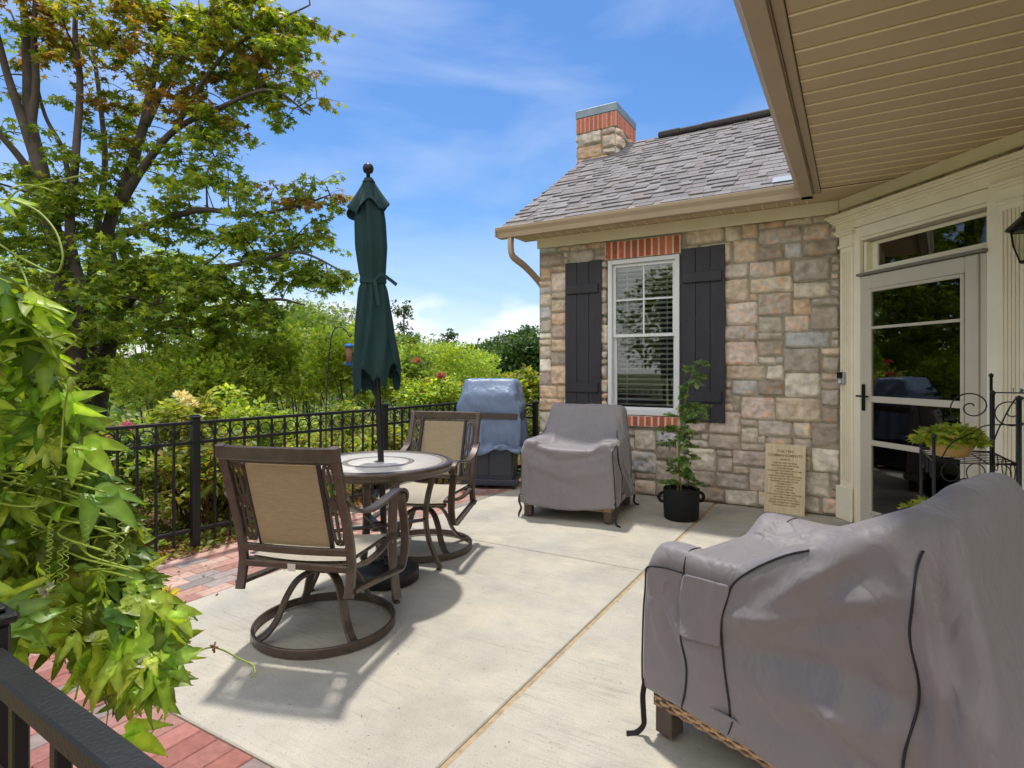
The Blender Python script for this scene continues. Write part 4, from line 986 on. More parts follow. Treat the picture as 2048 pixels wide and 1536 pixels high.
def cloth_obj(name, X, Q, m, parent=None, thick=.004, sub=1):
    me = bpy.data.meshes.new(name); me.from_pydata([tuple(p) for p in X], [], Q); me.materials.append(m); me.polygons.foreach_set('use_smooth', [True] * len(Q)); me.update()
    o = bpy.data.objects.new(name, me); COL.objects.link(o); o.parent = parent
    if sub: q = o.modifiers.new('sub', 'SUBSURF'); q.levels = sub; q.render_levels = sub
    q = o.modifiers.new('solid', 'SOLIDIFY'); q.thickness = thick; q.offset = -1
    return o
def refine(X, Q):
    me = bpy.data.meshes.new('tmp'); me.from_pydata([tuple(p) for p in X], [], Q); me.update(); o = bpy.data.objects.new('tmp', me); COL.objects.link(o)
    q = o.modifiers.new('s', 'SUBSURF'); q.levels = q.render_levels = 1
    bpy.context.view_layer.update(); ev = o.evaluated_get(bpy.context.evaluated_depsgraph_get()); m2 = ev.to_mesh()
    Y = np.empty(len(m2.vertices) * 3); m2.vertices.foreach_get('co', Y); Y = Y.reshape(-1, 3); Q2 = [tuple(p.vertices) for p in m2.polygons]; ev.to_mesh_clear()
    bpy.data.objects.remove(o); bpy.data.meshes.remove(me)
    idx = np.array([int(np.argmin(((Y - p) ** 2).sum(1))) for p in X]); return Y, Q2, idx
def piping(X, path, name, T, r=.0034, center=np.array([0, 0, .4])):
    P = []
    for i in path:
        p = X[i]; P.append(Vector(p))
    Q_ = []
    for k, p in enumerate(P):
        a = P[max(0, k - 1)]; b_ = P[min(len(P) - 1, k + 1)]; q = (a + b_ + p * 2) / 4
        out = Vector((q.x, q.y, (q.z - .45) * .6)).normalized(); Q_.append(q + out * .003)
    m = MB(); m.tube(crv(Q_, 3), r, 6); return m.build(name, M['piping'], T)

def armchair(loc, rz, lab_chair, lab_cover, seed, near):
    T = thing('wicker_armchair', lab_chair, 'armchair', loc, rz, 'wicker armchairs under covers'); W, D = .80, (.98 if near else .86); HD = D / 2 + .012
    for sx in (-1, 1):
        for sy in (-1, 1):
            m = MB(); m.bbox((sx * (W / 2 - .045) - .035, sy * (D / 2 - .05) - .035, 0.012), (sx * (W / 2 - .045) + .035, sy * (D / 2 - .05) + .035, .20), .004); m.lathe([(0, 0), (.02, 0), (.02, .011), (0, .011)], c=(sx * (W / 2 - .045), sy * (D / 2 - .05), 0), n=10); m.build('leg', M['darkleg'], T)
    # woven apron on four sides
    m = MB(); rnd = random.Random(seed)
    def weave(a, b_, z0, z1, nrm):
        a, b_ = Vector(a), Vector(b_); L_ = (b_ - a).length; u = (b_ - a).normalized(); n = int(L_ / .028); nrm = Vector(nrm)
        rows_ = int((z1 - z0) / .0125)
        for k in range(rows_):
            z = z0 + (k + .5) * (z1 - z0) / rows_; q = rnd.uniform(.75, 1.15); c = s2l((176 / 255 * q, 142 / 255 * q, 108 / 255 * q)); m.cur = (*c, 1)
            m.ribbon([a + u * (L_ * i / (n * 2)) + nrm * (.0045 * math.sin(math.pi * (i / 2.0 + k))) + Vector((0, 0, z)) for i in range(n * 2 + 1)], .007, .0105, up=(0, 0, 1))
        for k in range(n + 1):
            m.cur = (*s2l((.42, .33, .25)), 1); c = a + u * (L_ * k / n); m.tube([c + Vector((0, 0, z0)), c + Vector((0, 0, z1))], .004, 5)
    x, y = W / 2 - .012, D / 2 - .012
    weave((-x, -y, 0), (x, -y, 0), .105, .33, (0, -1, 0)); weave((x, -y, 0), (x, y, 0), .105, .33, (1, 0, 0)); weave((-x, y, 0), (-x, -y, 0), .105, .33, (-1, 0, 0)); weave((x, y, 0), (-x, y, 0), .105, .33, (0, 1, 0))
    m.build('woven_apron', M['wicker'], T, tint=True)
    m = MB(); m.bbox((-.37, -HD + .05, .12), (.37, HD - .06, .40), .01); m.bbox((-.375, -HD + .06, .40), (-.29, .25, .60), .02); m.bbox((.29, -HD + .06, .40), (.375, .25, .60), .02); m.build('seat_body', M['darkleg'], T)
    # cover
    Tc = thing('furniture_cover', lab_cover, 'furniture cover', loc, rz, 'taupe covers over armchairs')
    def h(x, y):
        s = min(1, max(0, (y + .05) / .30)); dip = (.06 if near else .035) * max(0, 1 - (x / .30) ** 2) * (1 - s * s)
        return float(np.interp(y, [-.515, -.27, .27, .36, .515] if near else [-.515, -.02, .10, .24, .515], [.69, .69, .945, .965, .60] if near else [.69, .69, .79, .955, .955])) - dip - ((.045 * min(1, max(0, (x - .02) / .36)) ** 1.3 * min(1, max(0, (y + .25) / .4))) if near else 0)
    body = [bx(0, 0, .25, .385, HD - .03, .22), bx(-.335, -.06, .35, .055, HD - .09, .315), bx(.335, -.06, .35, .055, HD - .09, .315), bx(0, -.12, .45, .30, HD - .15, .15), bx(-.035 if near else 0, .26 if near else .22, .60, .315 if near else .35, .07, .31 if near else .345, -13), bx(-.12, .28, .62, .2, .06, .335 if near else .3, -13)] + ([bx(.325, .03, .70, .05, .28, .06, 27), bx(-.325, .03, .70, .05, .28, .06, 27)] if near else [])
    yl = np.concatenate([np.linspace(-.515, .06, 19), np.linspace(.09, .37, 13), np.linspace(.40, .515, 5)]) * (HD / .515)
    def taper(X):
        z = X[:, 2]; k = np.clip((z - .68) / .27, 0, 1); X = X.copy(); X[:, 0] *= 1 - (.05 if near else .13) * k * np.clip((X[:, 1] + .1) / .3, 0, 1); X[:, 1] *= 1 + 0 * k; return X
    def hem(x, y): return (.20 if near else .17) + .02 * math.sin(x * 7 + seed) + .015 * math.sin(y * 6 + seed * 2)
    X, Q, I = drape(.83, .85, h, .17, body, n=30, steps=60, iters=34, slack=1.012 if near else 1.025, seed=seed, taper=taper, ylist=yl, hem=hem)
    X, Q, idx = refine(X, Q)
    # slack folds: (side, (a, z) -> (b, z), height, width); side '+x', '-x', '-y' or top 't' (then x, y)
    def fold(sel, ax, p, q, amp, wd, dirn):
        u, v = X[:, ax[0]], X[:, ax[1]]; d = np.array(q) - np.array(p); L2 = d @ d
        t = np.clip(((u - p[0]) * d[0] + (v - p[1]) * d[1]) / L2, 0, 1); r = np.hypot(u - p[0] - t * d[0], v - p[1] - t * d[1])
        a = 1.5 * amp * np.exp(-(r / (wd * 1.1)) ** 1.35) * np.sin(np.pi * np.clip(t * .9 + .08, 0, 1)) * sel; X[:, dirn[0]] += a * dirn[1]
    px_ = (X[:, 0] > .36) & (X[:, 2] < .90); mx_ = X[:, 0] < -.36; fr_ = X[:, 1] < -HD + .06; tp_ = (X[:, 2] > .62)
    if near:
        for p, q, a, w_ in (((-.50, .66), (-.20, .22), .016, .022), ((-.44, .60), (-.24, .36), -.010, .03), ((-.18, .52), (.10, .60), .020, .035), ((.10, .60), (.30, .74), .026, .045), ((-.12, .44), (.16, .50), -.022, .030), ((.12, .50), (.34, .46), -.020, .035), ((-.05, .36), (.36, .40), .016, .035), ((-.15, .28), (.30, .28), -.012, .03), ((.38, .80), (.46, .25), .022, .03), ((.30, .62), (.36, .25), -.016, .028), ((-.30, .50), (-.22, .25), .010, .02), ((-.06, .60), (.22, .83), .018, .020), ((-.02, .54), (.30, .70), -.024, .022), ((-.48, .56), (-.36, .22), .012, .014), ((-.10, .40), (.05, .24), .012, .018), ((.05, .44), (.30, .30), .014, .022), ((.10, .36), (.42, .20), -.014, .022)): fold(px_, (1, 2), p, q, a, w_, (0, 1))
        for p, q, a, w_ in (((-.30, -.44), (.10, -.30), .012, .03), ((.05, -.20), (.33, .02), .016, .035), ((-.25, -.05), (.25, .10), -.012, .04), ((.20, -.42), (.34, -.15), -.010, .025), ((-.10, -.46), (-.30, -.1), .009, .025), ((.12, .08), (.36, .22), .016, .03), ((.22, .0), (.36, .10), -.014, .022)): fold(tp_, (0, 1), p, q, a, w_, (2, 1))
    else:
        for p, q, a, w_ in (((-.38, .62), (-.05, .50), -.012, .03), ((-.05, .50), (.38, .60), -.012, .03), ((-.38, .50), (.0, .36), .010, .035), ((.0, .36), (.38, .46), .010, .035), ((-.3, .42), (.2, .26), -.008, .03), ((-.37, .60), (-.25, .25), .010, .02)): fold(fr_, (0, 2), p, q, a, w_, (1, -1))
        for p, q, a, w_ in (((-.25, .10), (-.18, -.25), .010, .02), ((.20, .12), (.26, -.2), .012, .022), ((-.05, .15), (.05, .0), -.008, .02), ((.06, .18), (.16, .02), .008, .015)): fold(tp_, (0, 1), p, q, a, w_, (2, 1))
        for p, q, a, w_ in (((-.40, .62), (-.20, .25), .014, .025), ((-.1, .5), (.1, .25), -.012, .03), ((.2, .7), (.3, .3), .014, .03)): fold(px_, (1, 2), p, q, a, w_, (0, 1))
    nz_ = np.array([mnoise.noise(Vector((p[0] * 5 + p[2] * 3, p[1] * 5, p[2] * 5)) + Vector((seed, 0, 0))) + .5 * mnoise.noise(Vector((p[0] * 12, p[1] * 12 + p[0] * 6, p[2] * 9))) for p in X])
    wob = np.clip((.70 - X[:, 2]) / .1, 0, 1); X[:, 1] += wob * .016 * np.sin(X[:, 2] * 15 + X[:, 1] * 5 + seed) * (np.abs(X[:, 0]) > .33) * (np.abs(X[:, 1]) < HD - .1)
    cn = X - np.array([0, 0, .45]); cn /= np.linalg.norm(cn, axis=1, keepdims=True); X += cn * (nz_ * .007 + .008)[:, None]
    cloth_obj('fabric', X, Q, M['cover'], Tc)
    X = X[idx]
    nx, ny, rows, tid, sid, nl = I['nx'], I['ny'], I['rows'], I['tid'], I['sid'], I['nl']
    # paths: loop index k: 0..nx-1 front edge, nx..nx+ny-1 right side, then back, then left side
    fr = nx; fl = 0
    col = lambda k: [sid(k, r) for r in range(rows + 1)]
    def right(j): return nx + j
    def left(j): return (nl - j) % nl
    paths = [col(right(0))[::-1] + [tid(nx, j) for j in range(1, 7)], col(left(0))[::-1] + [tid(0, j) for j in range(1, 7)]]
    for side in (right, left):
        e = nx if side is right else 0; st_ = -1 if side is right else 1
        paths.append([tid(e + st_ * k, 6) for k in range(5, 0, -1)] + col(side(6)))
        paths.append([tid(e + st_ * 3, 20), tid(e + st_ * 3, 17), tid(e + st_ * 2, 14)] + [tid(e + st_, 12)] + col(side(11)))
        paths.append([tid(e + st_ * k, ny - 6) for k in range(4, 0, -1)] + col(side(ny - 6)))
    for p in paths: piping(X, p, 'piping', Tc)
    # vent flap between two seams on each side
    for side, sx in ((right, 1), (left, -1)):
        ids = [[sid(side(j), r) for r in range(0, 8)] for j in range(6, 12)]
        m = MB(); m.smooth = True
        P = [[Vector(X[i]) + Vector((sx * (.005 + .012 * (r / 8) ** 1.2 * abs(math.sin(jj * 1.3 + .6)) + .003 * math.sin(jj * 2 + r * .5)), 0, .004)) for r, i in enumerate(row)] for jj, row in enumerate(ids)]
        m.grid(P, flip=sx < 0); o = m.build('vent_flap', M['cover'], Tc); q = o.modifiers.new('sub', 'SUBSURF'); q.levels = q.render_levels = 2; o.modifiers.new('solid', 'SOLIDIFY').thickness = .003
    # straps at the hem
    for (x, y) in ((-.40, -HD + .02), (.40, -HD + .02), (.40, HD - .06)):
        m = MB(); p0 = Vector((x, y, .20)); o_ = Vector((math.copysign(1, x), math.copysign(.6, y), 0)) * .02
        m.ribbon(crv([p0 + o_, p0 + o_ * 1.4 + Vector((0, 0, -.06)), p0 + o_ * 1.0 + Vector((.01, 0, -.12)), p0 + o_ * 1.3 + Vector((.0, 0, -.165)), p0 + o_ * 1.8 + Vector((.012, -.01, -.192)), p0 + o_ * 2.4 + Vector((.03, -.02, -.194))], 6), .022, .003, up=(0.3, 1, .2)); m.build('strap', M['strap'], Tc)
    return T
# far armchair: front from (-2.53,4.44) to (-1.72,4.56); near armchair: front edge from (-.65,2.03) to (-.34,2.79)
ang = math.atan2(.12, .81); c = Vector((-2.125, 4.50, 0)) + Vector((-math.sin(ang), math.cos(ang), 0)) * .43
armchair((c.x, c.y, 0), ang, 'wicker armchair with block legs under a cover by the window', 'taupe fabric cover with black piping over the armchair below the window', 11, False)
fd = Vector((.928, -.373, 0)); c = Vector((-.495, 2.41, 0)) + fd * .505
armchair((c.x, c.y, 0), math.atan2(-fd.x, fd.y), 'wicker armchair with woven base under the large cover in front of the storm door', 'large rumpled taupe cover with black piping on the armchair nearest the storm door', 5, True)

# ------------------------------------------------------------------ grill
def grill():
    loc = (-3.27, 5.52, 0) ; loc = V(984, 972, 6.52); rz = R(24)
    loc = (loc.x, loc.y, 0)
    T = thing('gas_grill', 'dark grey cabinet gas grill under a blue grey cover', 'grill', loc, rz)
    m = MB(); m.bbox((-.26, -.22, .09), (.26, .24, .86), .008); m.bbox((-.245, -.228, .14), (-.005, -.2205, .82), .004); m.bbox((.005, -.228, .14), (.245, -.2205, .82), .004); m.build('cabinet', M['cabinet'], T)
    m = MB(); m.bbox((-.30, -.26, .04), (.30, .26, .105), .008); m.build('bottom_shelf', M['cabinet'], T)
    for x in (-.27, .27):
        for y in (-.22, .22):
            m = MB(); m.lathe([(.006, -.012), (.022, -.012), (.024, 0), (.022, .012), (.006, .012)], n=16, mtx=Matrix.Translation((x, y, .024)) @ Matrix.Rotation(R(90), 4, 'Y')); m.build('caster', M['resin'], T)
    Tc = thing('grill_cover', 'shiny blue grey grill cover cinched with a brown strap', 'grill cover', loc, rz)
    def h(x, y): return 1.205 - .10 * max(0, (abs(x) - .24) / .12) - .22 * max(0, (-y - .10) / .18) + .0
    body = [bx(0, 0, .45, .27, .23, .40), bx(0, 0, .86, .345, .25, .05), bx(0, .03, 1.02, .285, .17, .155), bx(0, -.05, .95, .29, .2, .08)]
    def hem(x, y): return .44 + .12 * (x / .36) * .5 + .03 * math.sin(x * 14)
    def kick(X):
        X = X.copy(); z = X[:, 2]; s = np.exp(-((z - .80) / .05) ** 2); X[:, 0] *= 1 - .10 * s; X[:, 1] *= 1 - .08 * s; return X
    X, Q, I = drape(.72, .56, h, .45, body, n=26, steps=50, iters=30, slack=1.05, seed=8, hem=hem, kick=kick)
    # strap pulls the fabric in
    z = X[:, 2]; s = np.exp(-((z - .79) / .035) ** 2); X[:, 0] *= 1 - .06 * s; X[:, 1] *= 1 - .05 * s
    nz_ = np.array([mnoise.noise(Vector((p[0] * 9 + p[2] * 5, p[1] * 9, p[2] * 11))) + .8 * abs(mnoise.noise(Vector((p[0] * 17 + p[1] * 9, p[1] * 17, p[2] * 14 + p[0] * 8)))) for p in X])
    cn = X - np.array([0, 0, .8]); cn /= np.linalg.norm(cn, axis=1, keepdims=True); X += cn * (nz_ * np.where(X[:, 2] > .88, .015, .008))[:, None]
    cloth_obj('fabric', X, Q, M['coverblue'], Tc)
    zz_ = np.abs(X[:, 2] - .79) < .05; hx, hy = (np.percentile(np.abs(X[zz_, 0]), 97) + .006, np.percentile(np.abs(X[zz_, 1]), 97) + .006) if zz_.any() else (.3, .25)
    m = MB(); pts = []
    for q in np.linspace(0, 2 * math.pi, 60, endpoint=False):
        c_, s_ = math.cos(q), math.sin(q); k = (abs(c_) ** 8 + abs(s_) ** 8) ** (-1 / 8); pts.append((hx * c_ * k, hy * s_ * k, .79 + .006 * math.sin(3 * q)))
    m.ribbon(pts, .004, .062, up=(0, 0, 1), closed=True); m.build('strap', M['strapbrown'], Tc)
grill()

# ------------------------------------------------------------------ potted tomato
def tomato():
    loc = (-1.30, 5.09, 0); T = thing('potted_tomato', 'tall staked tomato plant in a black felt pot against the stone wall', 'potted plant', loc)
    m = MB(); m.lathe([(0, 0), (.135, 0), (.145, .01), (.150, .12), (.152, .262), (.148, .268), (.142, .262), (.138, .235), (0, .23)], n=40)
    m.v = [(x + .004 * mnoise.noise(Vector((x * 14, y * 14, z * 9))), y + .004 * mnoise.noise(Vector((x * 14, y * 14, z * 9 + 5))), z + (.006 * mnoise.noise(Vector((x * 12, y * 12, 0))) if z > .2 else 0)) for x, y, z in m.v]
    m.build('felt_pot', M['felt'], T)
    for s in (-1, 1):
        m = MB(); e = Vector((CY, SY, 0)) * s; m.ribbon(crv([e * .148 + Vector((0, 0, .225)), e * .178 + Vector((0, 0, .22)), e * .195 + Vector((0, 0, .19)), e * .178 + Vector((0, 0, .155)), e * .148 + Vector((0, 0, .155))], 5), .028, .005, up=(-e.y, e.x, 0)); m.build('handle', M['felt'], T)
    m = MB(); m.lathe([(0, .236), (.137, .236), (.137, .2365), (0, .2365)], n=30); m.build('soil', M['soil'], T)
    m = MB(); m.tube([(-.03, 0, .2), (-.035, .0, .6), (-.03, .01, .98)], .007, 8); m.build('stake', M['bamboo'], T)
    rnd = random.Random(5); st_ = MB(); P, TI, NR, S = [], [], [], []
    main = crv([(0, 0, .22), (-.02, .0, .5), (0, 0, .8), (.05, 0, 1.08), (.11, -.01, 1.34)], 8); st_.tube(main, .007, 6, radii=list(np.linspace(.008, .003, len(main))))
    for k, p in enumerate(main[2:]):
        z = p.z
        for q in range(2 if z < 1.0 else 1):
            a = rnd.uniform(0, 6.28); Lb = (.10 + .12 * rnd.random()) * (1.0 if z > .45 else .9) * (1 if z < 1 else .6)
            d = Vector((math.cos(a), math.sin(a), rnd.uniform(-.1, .5))); br = crv([p, p + d * Lb * .5, p + d * Lb + Vector((0, 0, -.04))], 4); st_.tube(br, .0025, 5)
            for t in br[1:]:
                for w in range(2):
                    P.append(t); v = (d * .8 + Vector((rnd.gauss(0, .6), rnd.gauss(0, .6), rnd.uniform(-.6, .1)))).normalized(); TI.append(v); NR.append(Vector((rnd.gauss(0, .4), rnd.gauss(0, .4) - .4, 1))); S.append(rnd.uniform(.045, .085))
    st_.build('stem', M['plantstem'], T)
    n = len(P); leaves('foliage', np.array([tuple(p) for p in P]), np.array([tuple(p) for p in TI]), np.array([tuple(p) for p in NR]), np.array(S), pal(n, [(84, 120, 56), (108, 142, 68), (68, 102, 52), (136, 158, 84)]), M['shrubleaf'], 'frond', T)
tomato()

# ------------------------------------------------------------------ wire plant stand with two pots
def camp(r, d, z): return Vector((r * CY - d * SY, r * SY + d * CY, z))
def stand():
    T = thing('wire_plant_stand', 'black wrought wire plant stand with scrolls between the storm door and the near armchair', 'plant stand')
    A, B, C_, D_ = (2.362, 3.35), (2.08, 2.86), (2.43, 2.78), (2.66, 3.22); E_ = (2.53, 3.05)
    tops = {A: .965, B: .97, C_: 1.16, D_: 1.265, E_: 1.175}
    for q, h in tops.items():
        m = MB(); r_ = .011 if q == C_ else .0075; m.tube([camp(*q, 0), camp(*q, h)], r_, 8); m.lathe([(0, -.012), (r_ + .003, -.008), (r_ + .004, .004), (0, .014)], c=camp(*q, h), n=10); m.build('post', M['iron'], T)
    for z in (.84, .46):
        m = MB(); cs = [camp(*q, z) for q in (A, B, C_, D_)]; m.tube(cs, .005, 6, closed=True)
        for t in np.linspace(.1, .9, 7): m.tube([cs[0].lerp(cs[1], t), cs[3].lerp(cs[2], t)], .0022, 5)
        for t in (.3, .65): m.tube([cs[0].lerp(cs[3], t), cs[1].lerp(cs[2], t)], .003, 5)
        # curls hung below the rim
        for a_, b_ in ((0, 1), (1, 2), (2, 3)):
            for t in np.linspace(.2, .8, 3):
                c0 = cs[a_].lerp(cs[b_], t); u = (cs[b_] - cs[a_]).normalized()
                m.tube([c0 + u * (.04 * math.cos(w)) + Vector((0, 0, -.045 + .045 * math.sin(w))) for w in np.linspace(.5 * math.pi, 2.6 * math.pi, 20)], .0028, 5)
        m.build('wire_shelf', M['iron'], T)
    # side scrolls and arches
    def spiral(c0, u, r0, r1, turns, ph, m): m.tube([c0 + u * ((r0 + (r1 - r0) * t) * math.cos(ph + t * turns * 2 * math.pi)) + Vector((0, 0, (r0 + (r1 - r0) * t) * math.sin(ph + t * turns * 2 * math.pi) * .75)) for t in np.linspace(0, 1, 46)], .0035, 5)
    m = MB(); e = Vector((CY, SY, 0))
    spiral(camp(2.41, 3.04, 1.10), e, .012, .125, 1.6, 0.5, m); spiral(camp(2.70, 3.14, 1.07), e, .012, .12, 1.6, 2.6, m)
    for zz0 in (.50, .30): spiral(camp(2.28, 2.90, zz0 + .2), e, .012, .09, 1.5, 1, m); spiral(camp(2.42, 2.84, zz0 + .1), e, .012, .09, 1.5, 3, m)
    m.tube(crv([camp(2.66, 3.22, .86), camp(2.70, 3.2, 1.0), camp(2.76, 3.15, 1.15), camp(2.83, 3.1, 1.0), camp(2.88, 3.05, .86)], 8), .004, 6)
    m.tube([camp(2.66, 3.22, 1.17), camp(2.95, 3.0, 1.17)], .004, 6)
    m.tube(crv([camp(2.15, 2.9, .86), camp(2.2, 2.9, .93), camp(2.35, 2.95, .98), camp(2.55, 3.1, 1.0), camp(2.80, 3.1, 1.0)], 6), .0035, 5)
    m.build('scrollwork', M['iron'], T)
    m = MB(); rnd = random.Random(2); c0 = camp(2.79, 3.12, 1.22)
    m.tube(crv([c0 + e * -.03, c0 + e * -.03 + Vector((0, 0, .07)), c0 + Vector((0, 0, .10)), c0 + e * .03 + Vector((0, 0, .07)), c0 + e * .03], 6), .004, 6)
    for k in range(16):
        p = c0 + e * rnd.uniform(-.10, .12) + Vector((0, 0, rnd.uniform(-.04, .03))); m.bbox((-.014, -.002, -.012), (.014, .002, .012), .0009, Matrix.Translation(p) @ Matrix.Rotation(rnd.uniform(0, 3), 4, 'Z') @ Matrix.Rotation(rnd.uniform(0, 3), 4, 'Y'))
    m.build('leaf_ornament', M['metal'], T)
    for nm, lab, c0, s, n in (('potted_creeper', 'yellow green creeper in a terracotta bowl on the upper shelf of the wire stand', camp(2.315, 3.06, .845), 1.0, 520), ('potted_creeper', 'pale green plant on the lower shelf of the wire stand, mostly hidden by the cover', camp(2.21, 3.0, .465), 1.0, 420)):
        T2 = thing(nm, lab, 'potted plant', c0, 0, 'plants on the wire stand')
        m = MB(); m.lathe([(0, 0), (.075, 0), (.10, .05), (.108, .075), (.112, .08), (.10, .08), (.09, .06), (0, .06)], n=28); m.build('bowl', M['terracotta'], T2)
        P = RNG.normal(0, 1, (n, 3)); P /= np.linalg.norm(P, axis=1, keepdims=True); P[:, 2] = np.abs(P[:, 2]) * 1.0 - .35
        rr = RNG.uniform(.6, 1.05, (n, 1)); P = P * rr * np.array([.155, .155, .10]) + np.array([0, 0, .095])
        tip = P * np.array([1, 1, .2]) + RNG.normal(0, .05, (n, 3)) + np.array([0, 0, -.03]); nrm = RNG.normal(0, .4, (n, 3)) + np.array([0, 0, 1])
        leaves('foliage', P, tip, nrm, RNG.uniform(.028, .05, n), pal(n, [(150, 168, 60), (172, 186, 78), (122, 146, 52), (186, 180, 88)]), M['shrubleaf'], 'star', T2)
stand()

# ------------------------------------------------------------------ bird feeder on a shepherd hook
def feeder():
    d = 5.35; T = thing('shepherd_hook', 'tall thin black shepherd hook pole beyond the fence', 'garden hook')
    b0 = V(652, 1010, d); b0.z = -.05
    m = MB(); m.tube([b0, V(652, 820, d), V(657, 720, d), V(662, 678, d)] + crv([V(662, 678, d), V(668, 660, d), V(680, 654, d), V(692, 661, d), V(698, 672, d), V(701, 674, d), V(704, 668, d)], 5)[1:], .0055, 8); m.build('pole', M['iron'], T)
    T = thing('bird_feeder', 'tube bird feeder with blue cap and tray hanging from the hook', 'bird feeder'); c = V(698, 708, d)
    m = MB(); m.lathe([(.028, -.085), (.028, .07), (0, .07)], c=c, n=20); m.build('seed_tube', M['seed'], T)
    m = MB(); m.lathe([(.046, .068), (.040, .084), (.02, .095), (.0, .098)], c=c, n=20); m.build('cap', M['blue'], T)
    m = MB(); m.lathe([(0, -.11), (.03, -.108), (.034, -.085), (.04, -.082), (0, -.08)], c=c, n=20); m.build('tray', M['blue'], T)
    m = MB(); m.tube([c + Vector((0, 0, .098)), c + Vector((0, 0, .165))], .0015, 4); m.tube([c + Vector((-.06, -.02, -.09)), c + Vector((.06, .02, -.09))], .003, 5); m.build('hanger', M['silver'], T)
feeder()
# the back slings let light through
t_ = M['sling'].node_tree; b_s = t_.nodes['Principled BSDF']; tl_ = t_.nodes.new('ShaderNodeBsdfTranslucent'); tl_.inputs[0].default_value = rgb(208, 182, 136)
ms_ = t_.nodes.new('ShaderNodeMixShader'); ms_.inputs[0].default_value = .30; t_.links.new(b_s.outputs[0], ms_.inputs[1]); t_.links.new(tl_.outputs[0], ms_.inputs[2]); t_.links.new(ms_.outputs[0], t_.nodes['Material Output'].inputs[0])
#PART2
# ------------------------------------------------------------------ vegetation
G_ = {'bright': [(140, 164, 62), (160, 182, 74), (122, 150, 58), (178, 194, 92)], 'mid': [(102, 130, 58), (120, 146, 66), (86, 116, 54), (138, 156, 74)],
      'dark': [(52, 80, 44), (66, 94, 48), (44, 70, 40), (82, 104, 54)], 'pine': [(64, 90, 58), (82, 104, 64), (52, 78, 50)], 'maple': [(112, 136, 52), (134, 154, 60), (96, 120, 48), (152, 166, 68)],
      'olive': [(124, 134, 54), (108, 128, 50), (142, 142, 60), (132, 118, 52)], 'rust': [(138, 102, 58), (152, 116, 62), (130, 108, 54), (122, 122, 56)], 'yellowgreen': [(142, 160, 70), (164, 174, 90), (118, 140, 60), (170, 164, 84)]}
def shrub(name, label, cat, c, rad, n, size, cols, tpl='simple', group=None, clumps=26, stems=6, upright=.5, csz=.34, shell=.62, z0=None, extra=None):
    c = Vector(c); g = GH(c.x, c.y) if z0 is None else z0
    T = thing(name, label, cat, (c.x, c.y, g), 0, group); top = c.z + rad[2] - g
    m = MB(); rnd = random.Random(int(abs(c.x * 100 + c.y * 37)))
    cc = RNG.normal(0, 1, (clumps, 3)); cc /= np.linalg.norm(cc, axis=1, keepdims=True); cc *= RNG.uniform(shell, 1.0, (clumps, 1)); cc[:, 2] = np.where(cc[:, 2] < -.5, -cc[:, 2] * .6, cc[:, 2])
    rad = np.array(rad); off = np.array([0, 0, c.z - g])
    C3 = cc * rad * .82 + off
    for k in range(min(stems, clumps)):
        e = Vector(C3[k]); s0 = Vector((rnd.uniform(-.12, .12) * rad[0], rnd.uniform(-.12, .12) * rad[1], -.1)); m.tube(crv([s0, s0.lerp(e, .5) + Vector((rnd.uniform(-.1, .1) * rad[0], 0, .05)), e], 4), .006 + .012 * rad[2], 5, radii=list(np.linspace(.006 + .014 * rad[2], .004, 9)))
    m.build('trunk' if cat == 'tree' else 'stems', M['twig'], T)
    i = RNG.integers(0, clumps, n); q = RNG.normal(0, 1, (n, 3)); q /= np.linalg.norm(q, axis=1, keepdims=True); q *= RNG.uniform(.35, 1, (n, 1)) ** .5
    cs = RNG.uniform(.6, 1.25, clumps)[i][:, None]
    P = C3[i] + q * rad * csz * cs + RNG.normal(0, .03, (n, 3)) * rad
    P[:, 2] = np.maximum(P[:, 2], .02)
    out = q * np.array([1, 1, .4]); tip = out + RNG.normal(0, .5, (n, 3)) + np.array([0, 0, upright - .5]); nrm = RNG.normal(0, .5, (n, 3)) + np.array([0, 0, 1.0]) + q * .4
    cl = RNG.normal(1, .14, clumps)[i][:, None]
    leaves('crown' if cat == 'tree' else 'leaves', P, tip, nrm, size * RNG.uniform(.6, 1.3, n), np.clip(pal(n, cols) * cl, .004, 1), M['shrubleaf'], tpl, T)
    return T
def flower_head(c, r, cols, T, n=26, name='flower'):
    q = RNG.normal(0, 1, (n, 3)); q /= np.linalg.norm(q, axis=1, keepdims=True); q[:, 2] = np.abs(q[:, 2]) * .8
    nrm = RNG.normal(0, .3, (n, 3)) + q; tip = q + RNG.normal(0, .4, (n, 3))
    o = leaves(name, np.array(c)[None, :] + q * r * .35, tip, nrm, np.full(n, r), pal(n, cols, jit=.08), M['petal'], 'simple', T); return o

